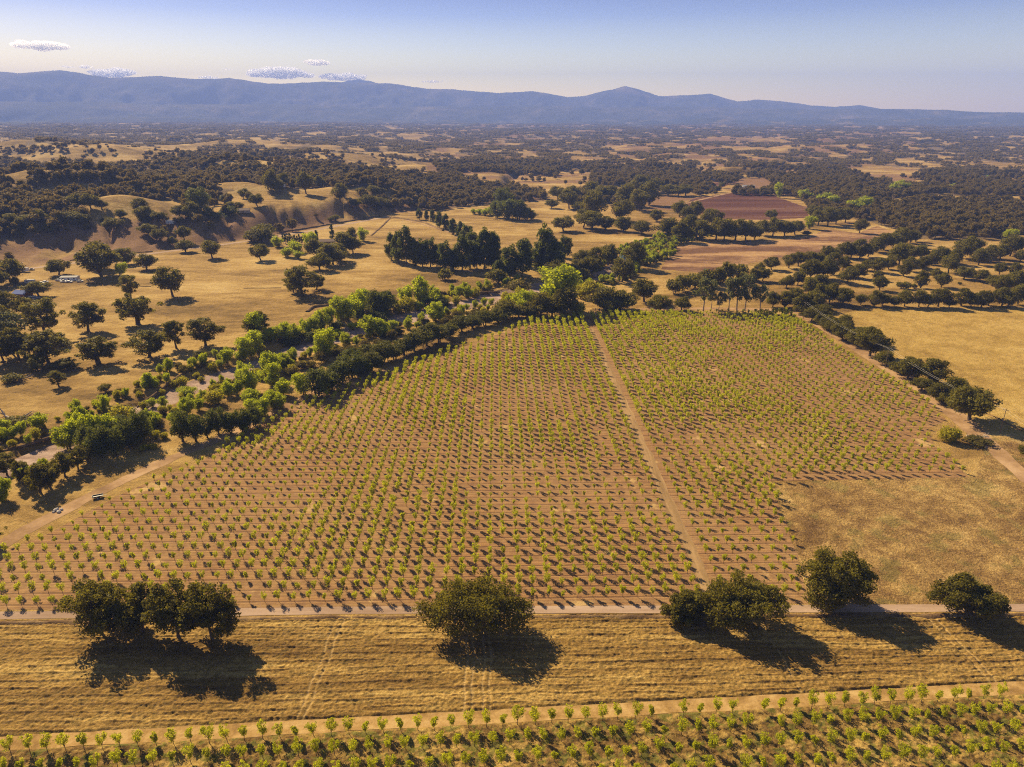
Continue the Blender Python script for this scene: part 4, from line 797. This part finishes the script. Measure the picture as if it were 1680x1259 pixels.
def joined(crown, trunk, nm):
    import bmesh
    bm = bmesh.new(); bm.from_mesh(crown); n0 = len(bm.faces); me2 = trunk
    bm.from_mesh(me2); bm.faces.ensure_lookup_table()
    for f in bm.faces[n0:]: f.material_index = 1
    me = bpy.data.meshes.new(nm); bm.to_mesh(me); bm.free(); me.materials.append(crown.materials[0]); me.materials.append(trunk.materials[0])
    return bpy.data.objects.new(nm, me)
def scatter(name, P, scale, idx, coll, label=None):
    me = bpy.data.meshes.new(name); n = len(P); me.vertices.add(n); me.vertices.foreach_set('co', np.asarray(P, np.float32).ravel())
    sv = me.attributes.new('sv', 'FLOAT_VECTOR', 'POINT'); sv.data.foreach_set('vector', np.asarray(scale, np.float32).ravel())
    rt = me.attributes.new('rt', 'FLOAT_VECTOR', 'POINT'); rt.data.foreach_set('vector', np.column_stack([np.zeros(n), np.zeros(n), rng.random(n) * 6.283]).astype(np.float32).ravel())
    ia = me.attributes.new('ix', 'INT', 'POINT'); ia.data.foreach_set('value', np.asarray(idx, np.int32))
    o = link(name, me); tag(o, kind='stuff')
    if label: tag(o, label, 'trees')
    ng = bpy.data.node_groups.new(name, 'GeometryNodeTree'); ng.interface.new_socket('Geometry', in_out='INPUT', socket_type='NodeSocketGeometry'); ng.interface.new_socket('Geometry', in_out='OUTPUT', socket_type='NodeSocketGeometry')
    gi = ng.nodes.new('NodeGroupInput'); go = ng.nodes.new('NodeGroupOutput'); ip = ng.nodes.new('GeometryNodeInstanceOnPoints'); ci = ng.nodes.new('GeometryNodeCollectionInfo')
    ci.inputs['Collection'].default_value = coll; ci.inputs['Separate Children'].default_value = True; ci.inputs['Reset Children'].default_value = True
    def na(nm_, ty):
        a = ng.nodes.new('GeometryNodeInputNamedAttribute'); a.data_type = ty; a.inputs[0].default_value = nm_; return a.outputs[0]
    ip.inputs['Pick Instance'].default_value = True
    L = ng.links.new; L(gi.outputs[0], ip.inputs['Points']); L(ci.outputs[0], ip.inputs['Instance']); L(na('ix', 'INT'), ip.inputs['Instance Index'])
    L(na('rt', 'FLOAT_VECTOR'), ip.inputs['Rotation']); L(na('sv', 'FLOAT_VECTOR'), ip.inputs['Scale']); L(ip.outputs[0], go.inputs[0])
    md = o.modifiers.new('scatter', 'NODES'); md.node_group = ng
    return o
fcol = variant_coll('fruit_variants', [joined(c, t, f'fruit_variant_{i}') for i, (c, t) in enumerate(FR)])
s_ = sz[rest]; scatter('orchard_trees', np.column_stack([GX[rest], GY[rest], np.full(len(rest), .02)]), np.column_stack([s_, s_, s_]), rng.integers(0, 6, len(rest)), fcol, 'thousands of small young trees in straight rows filling the main orchard')
print('orchard trees', len(G), 'single', len(single), 'front', nfront)

# ------------------------------------------------------------------ woodland that reads as a mass
wood_near = variant_coll('wood_near', [joined(*make_tree(f'wood_oak{i}', 9, h, 1.2, 22, 1100, .40, M['oakfar'], .3, shape='dome', rc=.18, nlimb=4)[:2], f'wood_variant_{i}') for i, h in enumerate((8, 9, 10.5, 8.5, 11.5))])
def clump_obj(i):
    cl = []
    for t in range(9):
        a = rng.random() * 6.28; r = 14 * math.sqrt(rng.random()); cx, cy_ = math.cos(a) * r, math.sin(a) * r; hh = 5 + 4 * rng.random()
        for q in range(4): cl.append((cx + rng.normal() * 1.6, cy_ + rng.normal() * 1.6, hh * (.45 + .4 * rng.random()), 2.6 + rng.random()))
    V, F, T = leaves(cl, 620, .95); return bpy.data.objects.new(f'clump_variant_{i}', mesh_np(f'clump_{i}', V, F, M['oakfar'], {'tint': T}))
wood_far = variant_coll('wood_far', [clump_obj(i) for i in range(6)])
def wood_scatter(name, r0, r1_, spacing, coll, nv, lo, hi, azm=46, label=None, thin=None):
    n = int((math.radians(2 * azm) / 2) * (r1_ ** 2 - r0 ** 2) / spacing ** 2)
    rr = np.sqrt(rng.random(n) * (r1_ ** 2 - r0 ** 2) + r0 ** 2); aa = R(azm) * (rng.random(n) * 2 - 1); X = rr * np.sin(aa); Y = rr * np.cos(aa); Z = height(X, Y)
    v = veg(X, Y, Z)
    k = rng.random(n) < v * (1 if thin is None else thin(rr))
    X, Y, Z = X[k], Y[k], Z[k]
    s = lo + (hi - lo) * rng.random(len(X)); s2 = s * (.85 + .3 * rng.random(len(X)))
    scatter(name, np.column_stack([X, Y, Z - .3]), np.column_stack([s, s, s2]), rng.integers(0, nv, len(X)), coll, label); print(name, len(X))
wood_scatter('woodland', 500, 2000, 8.2, wood_near, 5, .6, 1.5, label='dense dark oak woodland over the nearer hills and the broad wood at right')
wood_scatter('distant_woodland', 2000, 4500, 27, wood_far, 6, .45, 1.25, label='dark oak woodland covering the rolling country beyond the fields')
wood_scatter('horizon_woodland', 4500, 9800, 45, wood_far, 6, .7, 1.9, label='hazy blue woodland stretching to the foot of the mountains')

scrub_col = variant_coll('scrub_variants', [joined(*KIND[k][i][:2], f'scrub_variant_{k}_{i}') for k in ('willow', 'scrub', 'cotton') for i in range(3)])
n_ = 30000; X = rng.random(n_) * 560 - 330; Y = rng.random(n_) * 700 + 150; rd = river_d(X, Y); px, py, dp = project(X, Y, 0 * X); cl_ = fbm(X / 14, Y / 14, 3, 66)
k = (rd > 3.0) & (rd < 15) & (cl_ > .36) & ~inpoly(X, Y, OP) & (rng.random(n_) < .8)
BEDGREEN = rp('C', [(880, 660), (960, 610), (1060, 600), (1160, 580), (1170, 690), (1060, 730), (1000, 745), (900, 720)])
k |= inpoly(px, py, BEDGREEN) & (rng.random(n_) < .8); k &= (dp > 100)
X, Y = X[k], Y[k]; sc_v = .34 + .55 * rng.random(len(X)); scatter('riverside_scrub', np.column_stack([X, Y, height(X, Y) - .1]), np.column_stack([sc_v, sc_v, sc_v * 1.1]), rng.integers(0, 9, len(X)), scrub_col, 'low yellow green and brown scrub crowding both banks of the dry creek'); print('scrub', len(X))
# ------------------------------------------------------------------ buildings
def house(px, py, L, W, Hh, roof, wall, rz, label, pitch=.28, name='farmhouse', chimney=False, porch=False, win=3, cat='house'):
    x, y, z = at(px, py)[0]; e = bpy.data.objects.new(name, None); C.objects.link(e); e.location = (x, y, z - .1); e.rotation_euler = (0, 0, rz); tag(e, label, cat)
    hz = W / 2 * pitch * 2 * .5 + 0; ap = Hh + W * .5 * pitch * 1.6
    mb = MB(); mb.prism([(-W / 2, 0), (W / 2, 0), (W / 2, Hh), (0, ap), (-W / 2, Hh)], -L / 2, L / 2)
    me = mb.me('wall', M[wall]); me.transform(__import__('mathutils').Matrix.Rotation(R(90), 4, 'Z')); link('wall', me, e)
    t = .18; o = .5; sl = (ap - Hh) / (W / 2)
    mb = MB(); mb.prism([(-W / 2 - o, Hh - o * sl + .06), (0, ap + .06), (W / 2 + o, Hh - o * sl + .06), (W / 2 + o, Hh - o * sl + t + .06), (0, ap + t + .08), (-W / 2 - o, Hh - o * sl + t + .06)], -L / 2 - o, L / 2 + o)
    me = mb.me('roof', M[roof]); me.transform(__import__('mathutils').Matrix.Rotation(R(90), 4, 'Z')); r = link('roof', me, e)
    if chimney: link('chimney', MB().box(L * .2, L * .2 + .8, -.4, .4, Hh, ap + 1).me('chimney', M['wallred']), r)
    for i in range(win):
        xx = -L / 2 + L * (i + .5) / win
        if i == win // 2: link('door', MB().box(xx - .5, xx + .5, -W / 2 - .05, -W / 2 + .02, 0.1, 2.1).me('door', M['dark']), e)
        else:
            f = link('window', MB().box(xx - .75, xx + .75, -W / 2 - .06, -W / 2 + .02, .95, 2.05).me('window', M['white']), e)
            link('pane', MB().box(xx - .62, xx + .62, -W / 2 - .08, -W / 2 - .055, 1.05, 1.95).me('pane', M['glass']), f)
    return e
house(*rp('J', [(1100, 635)])[0], 15, 9, 2.8, 'roofgrey', 'wallbeige', .15, 'farmhouse with pale grey gable roof tucked in the pasture grove', chimney=True)
house(*rp('J', [(1065, 592)])[0], 16, 8, 2.6, 'roofbrown', 'wallred', .12, 'long low brown roofed outbuilding behind the pasture farmhouse', name='outbuilding', cat='barn')
house(*rp('J', [(395, 340)])[0], 13, 8, 2.8, 'roofbrown', 'wallbeige', .2, 'dark roofed house on the bluff below its golden knoll')
house(*rp('J', [(690, 135)])[0], 12, 8, 3.2, 'roofpale', 'white', -.2, 'pale house among tall trees on the bluff crest')
house(*rp('I', [(70, 285)])[0], 26, 10, 3, 'roofgrey', 'wallbeige', .05, 'long grey roofed building at the left edge on the wooded bluff', name='long_building', win=5, cat='building')
house(*rp('I', [(557, 268)])[0], 8, 6, 2.6, 'roofpale', 'wallbeige', .3, 'tiny pale roof among trees left of the bluff gully', name='cottage')
house(*rp('I', [(590, 862)])[0], 12, 6, 2.6, 'roofpale', 'white', .1, 'white mobile home with flat pale roof in the farmyard', pitch=.12, name='mobile_home')
house(*rp('A', [(150, 968)])[0], 9.5, 8, 2.6, 'roofblue', 'wallred', -.15, 'shed with bright blue metal roof at the left farmyard', name='shed', win=1, cat='shed')
house(*rp('M', [(492, 206)])[0], 22, 9, 3, 'roofpale', 'white', .05, 'long white roofed barn behind the dark ploughed field', name='barn', win=1, cat='barn')
house(*rp('M', [(350, 178)])[0], 16, 9, 3, 'roofgrey', 'wallbeige', .1, 'pale farm building among trees left of the white barn', name='farm_building', cat='barn')
house(*rp('P', [(395, 296)])[0], 18, 9, 3, 'roofpale', 'white', 0, 'small white building at the far end of the tan field band', name='barn', win=1, cat='barn')
house(*rp('P', [(100, 275)])[0], 30, 10, 3, 'roofgrey', 'white', .2, 'pale distant farmhouse above the dark wood, left of center', name='farmhouse')
# white box trailer on the bluff, motorhome and parked vehicles in the farmyard
def place(px, py, nm, label, cat, rz, z=0, group=None):
    x, y, h = at(px, py)[0]; e = bpy.data.objects.new(nm, None); C.objects.link(e); e.location = (x, y, h + .05); e.rotation_euler = (0, 0, rz); tag(e, label, cat, group); return e
def wheels(e, xs, hw, r=.4):
    for xx in xs:
        for s in (-1, 1):
            w = link('wheel', MB().cyl((xx, s * hw, r), r * .55, .14).me('wheel', M['silver']), e)
            link('tyre', MB().cyl((xx, s * hw, r), r, .12).me('tyre', M['rubber']), w)
def trailer(px, py, L, Hh, rz, label, col='white', nm='box_trailer'):
    e = place(px, py, nm, label, 'trailer', rz)
    link('body', MB().box(-L / 2, L / 2, -1.25, 1.25, .7, Hh, .03, .03).me('body', M[col]), e)
    link('roof', MB().box(-L / 2 - .04, L / 2 + .04, -1.3, 1.3, Hh, Hh + .14, .15, .15).me('roof', M['roofpale']), e)
    link('hitch', MB().box(L / 2, L / 2 + 1.1, -.08, .08, .6, .72).me('hitch', M['dark']), e)
    for xx in (-L / 4, L / 4): link('window', MB().box(xx - .6, xx + .6, -1.29, -1.2, 1.5, 2.1).me('window', M['glass']), e)
    link('door', MB().box(-.4, .4, -1.29, -1.2, .75, 2.5).me('door', M['silver']), e); wheels(e, (-.6, .6), 1.1)
def car(px, py, rz, col, label, nm='parked_car', pickup=False, cat='car'):
    e = place(px, py, nm, label, cat, rz); top = 1.45 if not pickup else 1.75
    prof = [(-2.25, .4), (2.25, .4), (2.3, .75), (2.1, .95), (1.0, 1.02), (-2.2, 1.02), (-2.3, .8)]
    b = MB(); b.prism(prof, -.9, .9); link('body', b.me('body', M[col]), e)
    c = MB(); c.prism([(1.0, 1.0), (.45, top), (-1.2 if not pickup else -.5, top), (-1.9 if not pickup else -.75, 1.0)], -.78, .78); cb = link('cabin', c.me('cabin', M['glass']), e)
    link('roof', MB().box(-1.2 if not pickup else -.5, .45, -.74, .74, top, top + .06).me('roof', M[col]), cb)
    if pickup: link('tailgate', MB().box(-2.34, -2.25, -.85, .85, .7, 1.3).me('tailgate', M[col]), e)
    wheels(e, (-1.4, 1.4), .86, .36)
    for s in (-1, 1): link('headlight', MB().box(2.2, 2.33, s * .6 - .18, s * .6 + .18, .72, .88).me('headlight', M['white']), e)
trailer(*rp('I', [(1435, 398)])[0], 11, 4.2, .05, 'white box trailer parked on the bluff edge among oaks')
trailer(*rp('I', [(197, 796)])[0], 8.5, 3.4, .15, 'white travel trailer parked beside the county road at left', nm='travel_trailer')
car(*rp('I', [(264, 782)])[0], .15, 'dark', 'dark pickup in front of the white roadside trailer', 'pickup_truck', True, 'truck')
trailer(*rp('I', [(255, 893)])[0], 7, 2.9, .2, 'grey white trailer at the left of the farmyard vehicles', 'silver', 'travel_trailer')
car(*rp('I', [(345, 895)])[0], .1, 'white', 'white car in the middle of the left farmyard vehicles')
car(*rp('I', [(380, 885)])[0], .25, 'silver', 'silver car just behind the white farmyard car')
car(*rp('I', [(408, 908)])[0], 1.0, 'redpaint', 'dark red car at the right end of the farmyard vehicles')
car(*rp('I', [(490, 872)])[0], .0, 'silver', 'silver car left of the white mobile home')
car(*rp('I', [(530, 882)])[0], .1, 'white', 'white pickup parked before the mobile home', 'pickup_truck', True, 'truck')
car(*rp('I', [(580, 884)])[0], .1, 'white', 'white car directly below the mobile home roof')
car(*rp('I', [(670, 880)])[0], .5, 'silver', 'silver car under the yard trees right of the mobile home')
car(*rp('A', [(210, 975)])[0], .6, 'white', 'white car by the blue roofed shed')
car(*rp('A', [(235, 985)])[0], 1.1, 'silver', 'silver car nearest the pasture below the blue roofed shed')
car(*rp('A', [(935, 782)])[0], .1, 'white', 'white car under the small oak below the county road')
# utility trailer beside the orchard track
e = place(161, 817, 'utility_trailer', 'small dark utility trailer parked beside the orchard track', 'trailer', .45)
link('bed', MB().box(-1.6, 1.6, -.8, .8, .5, .62).me('bed', M['dark']), e)
b = MB()
for s in (-1, 1): b.box(-1.6, 1.6, s * .8 - .04, s * .8 + .04, .62, .95)
b.box(-1.65, -1.57, -.75, .75, .62, .95); link('rail', b.me('rail', M['dark']), e); link('hitch', MB().box(1.6, 2.7, -.05, .05, .5, .6).me('hitch', M['dark']), e); wheels(e, (0,), .95, .34)
# pale rubble under the shaded trees beside the track
for i, (px, py, r) in enumerate([(93, 838, .9), (97, 841, .7), (101, 837, .6), (88, 841, .5)]):
    x, y, z = at(px, py)[0]; th = rng.random((7, 12)); V = []
    for a in range(7):
        for b_ in range(12):
            la = -math.pi / 2 + math.pi * a / 6; lo = 6.2832 * b_ / 12; q = r * (.75 + .4 * (th[a, b_] if 0 < a < 6 else .5)); V.append((q * math.cos(la) * math.cos(lo), q * .8 * math.cos(la) * math.sin(lo), q * .6 * (math.sin(la) + .7)))
    Fc = [(a * 12 + b_, a * 12 + (b_ + 1) % 12, (a + 1) * 12 + (b_ + 1) % 12, (a + 1) * 12 + b_) for a in range(6) for b_ in range(12)]
    tag(link('boulder', mesh_np('boulder', V, Fc, M['rock']), loc=(x, y, z)), ['largest pale boulder in the trackside heap under dark oaks', 'pale boulder behind the largest one of the trackside heap', 'small pale boulder at the right end of the trackside heap', 'smallest pale boulder at the left end of the trackside heap'][i], 'rock', 'pale boulders heaped at the trackside')
# fallen bleached trees at left
def dead(px, py, L, rz, label, rise=.2):
    e = place(px, py, 'fallen_tree', label, 'dead tree', rz); mb = MB(); mb.tube([(-L / 2, 0, .35), (0, .2, .5), (L / 2, 0, .4 + rise * L * .3)], [.42, .34, .2], 8); link('trunk', mb.me('trunk', M['deadwood']), e)
    b = MB()
    for i in range(9):
        t = rng.random() * .7; s = np.array((t * L / 2, 0, .5)); d = np.array((.6 + rng.random(), rng.normal(), .5 + rng.random() * .8)) * L * .17; b.tube([s, s + d * .5 + rng.normal(size=3) * .2, s + d], [.16, .1, .03], 5)
    link('branch', b.me('branch', M['deadwood']), e)
dead(*rp('E', [(130, 425)])[0], 7, .9, 'bleached fallen tree on dry grass below the left oaks')
dead(*rp('E', [(30, 612)])[0], 8, 2.6, 'grey dead tree with bare upright limbs by the left edge', 1.2)
dead(*rp('E', [(115, 620)])[0], 7, .5, 'bare dead branches arching beside the green bush at left', 1.0)
dead(*rp('H', [(1090, 835)])[0], 8, -.3, 'pale dead branches piled right of the orchard edge shrub')
# power line along the tree line
wp = [(1318, 523), (1452, 604), (1640, 712), (1790, 800)]; tops = []
for i, p in enumerate(wp):
    x, y, z = at(*p)[0]; e = place(p[0], p[1], 'power_pole', ['wooden power pole at the top corner of the orchard', 'wooden power pole midway down the field edge tree line', 'wooden power pole at the lower end of the tree line', 'wooden power pole beyond the right edge'][i], 'pole', -.7, group='poles of the power line')
    link('post', MB().tube([(0, 0, -.3), (0, 0, 11)], [.17, .11], 8).me('post', M['pole']), e); link('crossarm', MB().box(-1.0, 1.0, -.06, .06, 10.3, 10.45).me('crossarm', M['pole']), e)
    for s in (-.9, .9): link('insulator', MB().cyl((s, 0, 10.55), .06, .1, 'z', 8).me('insulator', M['white']), e)
    tops.append((x, y, z + 10.65))
for s, lb in ((-.9, 'upper left'), (.9, 'lower right')):
    mb = MB(); c, si = math.cos(-.7), math.sin(-.7)
    for a, b in zip(tops[:-1], tops[1:]):
        P_ = [(a[0] + (b[0] - a[0]) * t + s * c, a[1] + (b[1] - a[1]) * t + s * si, a[2] + (b[2] - a[2]) * t - 2.2 * 4 * t * (1 - t)) for t in np.linspace(0, 1, 14)]
        mb.tube(P_, .02, 4)
    tag(link('power_line', mb.me('power_line', M['wire'])), f'thin sagging power cable, the {lb} one of the pair over the tree line', 'cable', 'cables of the power line')

# ------------------------------------------------------------------ clouds, beyond the haze
CL = [(66, 76, 58, 12, 'long white cloud highest at the far left'), (109, 110, 18, 3, 'tiny flat cloud just above the left summit'), (142, 111, 17, 5, 'tiny round cloud between the left summit and the larger cloud'),
      (188, 121, 52, 12, 'white cloud resting behind the ridge right of the left summit'), (374, 114, 14, 3, 'faint speck of cloud alone above the ridge'), (342, 128, 30, 5, 'thin low cloud touching the ridge left of the double puff'),
      (458, 122, 84, 15, 'largest white cloud, left of the two puffs by the far peak'), (521, 103, 32, 9, 'small round cloud floating above the largest one'), (562, 127, 62, 11, 'white cloud sitting against the far peak'), (710, 134, 34, 4, 'faint thin cloud right of the far peak')]
def cloud(px, py, w, h, label):
    D = 26000.0; dx, dy, dz = ray(px, py); hz = math.hypot(dx, dy); c = np.array((dx, dy, dz)) / hz * D + (0, 0, CAM_H); wm = w * D / F_PX * 1.05; hm = h * D / F_PX
    n = max(10, int(w * .75)); mb_v, mb_f = [], []; off = 0; NU, NV = 20, 12
    for i in range(n):
        t = (rng.random() - .5) * .9; r = hm * (.22 + .3 * rng.random()) * (1 - abs(t) * 1.1) + hm * .05; o = np.array((t * wm, rng.normal() * hm * .5, (rng.random() - .35) * hm * .5 * (1 - abs(t))))
        la = np.linspace(-math.pi / 2, math.pi / 2, NV)[:, None]; lo = np.linspace(0, 2 * math.pi, NU, endpoint=False)[None]
        x = np.cos(la) * np.cos(lo); y = np.cos(la) * np.sin(lo); z = np.sin(la) + 0 * lo
        q = r * (.75 + .55 * fbm(x * 2.2 + i * 7 + z * 1.3 + 50, y * 2.2 + z * 1.7 + 90, 4, 7 + i)); st = 1.5 + rng.random()
        V = np.stack([x * q * st, y * q * st, z * q * .8], -1).reshape(-1, 3) + o; V[:, 2] = np.maximum(V[:, 2], -hm * .42); mb_v.append(V)
        a, b = np.meshgrid(np.arange(NV - 1), np.arange(NU), indexing='ij'); a = a.ravel(); b = b.ravel(); mb_f.append(np.column_stack([a * NU + b, a * NU + (b + 1) % NU, (a + 1) * NU + (b + 1) % NU, (a + 1) * NU + b]) + off); off += NU * NV
    V = np.concatenate(mb_v); az = math.atan2(dx, dy)
    me = mesh_np('cloud', V, np.concatenate(mb_f), M['cloudmat'], smooth=True)
    rm = link('cloud', me, loc=tuple(c), rz=-az).modifiers.new('remesh', 'REMESH'); rm.mode = 'VOXEL'; rm.voxel_size = max(hm / 16, wm / 90); rm.use_smooth_shade = True
    tag(rm.id_data, label, 'cloud', 'small white clouds above the ridge')
def cloud_mat():
    m = bpy.data.materials.new('cloud'); m.use_nodes = True; n = m.node_tree; n.nodes.clear(); o = N(n, 'ShaderNodeOutputMaterial')
    d = N(n, 'ShaderNodeVolumeScatter'); d.inputs['Color'].default_value = (1, 1, 1, 1); d.inputs['Density'].default_value = .008; d.inputs['Anisotropy'].default_value = .6
    n.links.new(d.outputs[0], o.inputs['Volume']); return m
M['cloudmat'] = cloud_mat()
for c in CL: cloud(*c)

# ------------------------------------------------------------------ haze
hb = MB().box(-19800, 19800, -1500, 19900, -13, 1250).me('haze', None) if False else None
b = MB().box(-19800, 19800, -19800, 19900, -15, 1190)
hm_ = bpy.data.materials.new('haze'); hm_.use_nodes = True; hn = hm_.node_tree; hn.nodes.clear(); ho = N(hn, 'ShaderNodeOutputMaterial'); pv = N(hn, 'ShaderNodeVolumePrincipled')
pv.inputs['Density'].default_value = HAZE_DENSITY; pv.inputs['Color'].default_value = HAZE_COLOR + (1,); pv.inputs['Anisotropy'].default_value = .0
hn.links.new(pv.outputs[0], ho.inputs['Volume']); tag(link('haze', b.me('haze', hm_)), kind='stuff')
print('objects', len(bpy.data.objects))
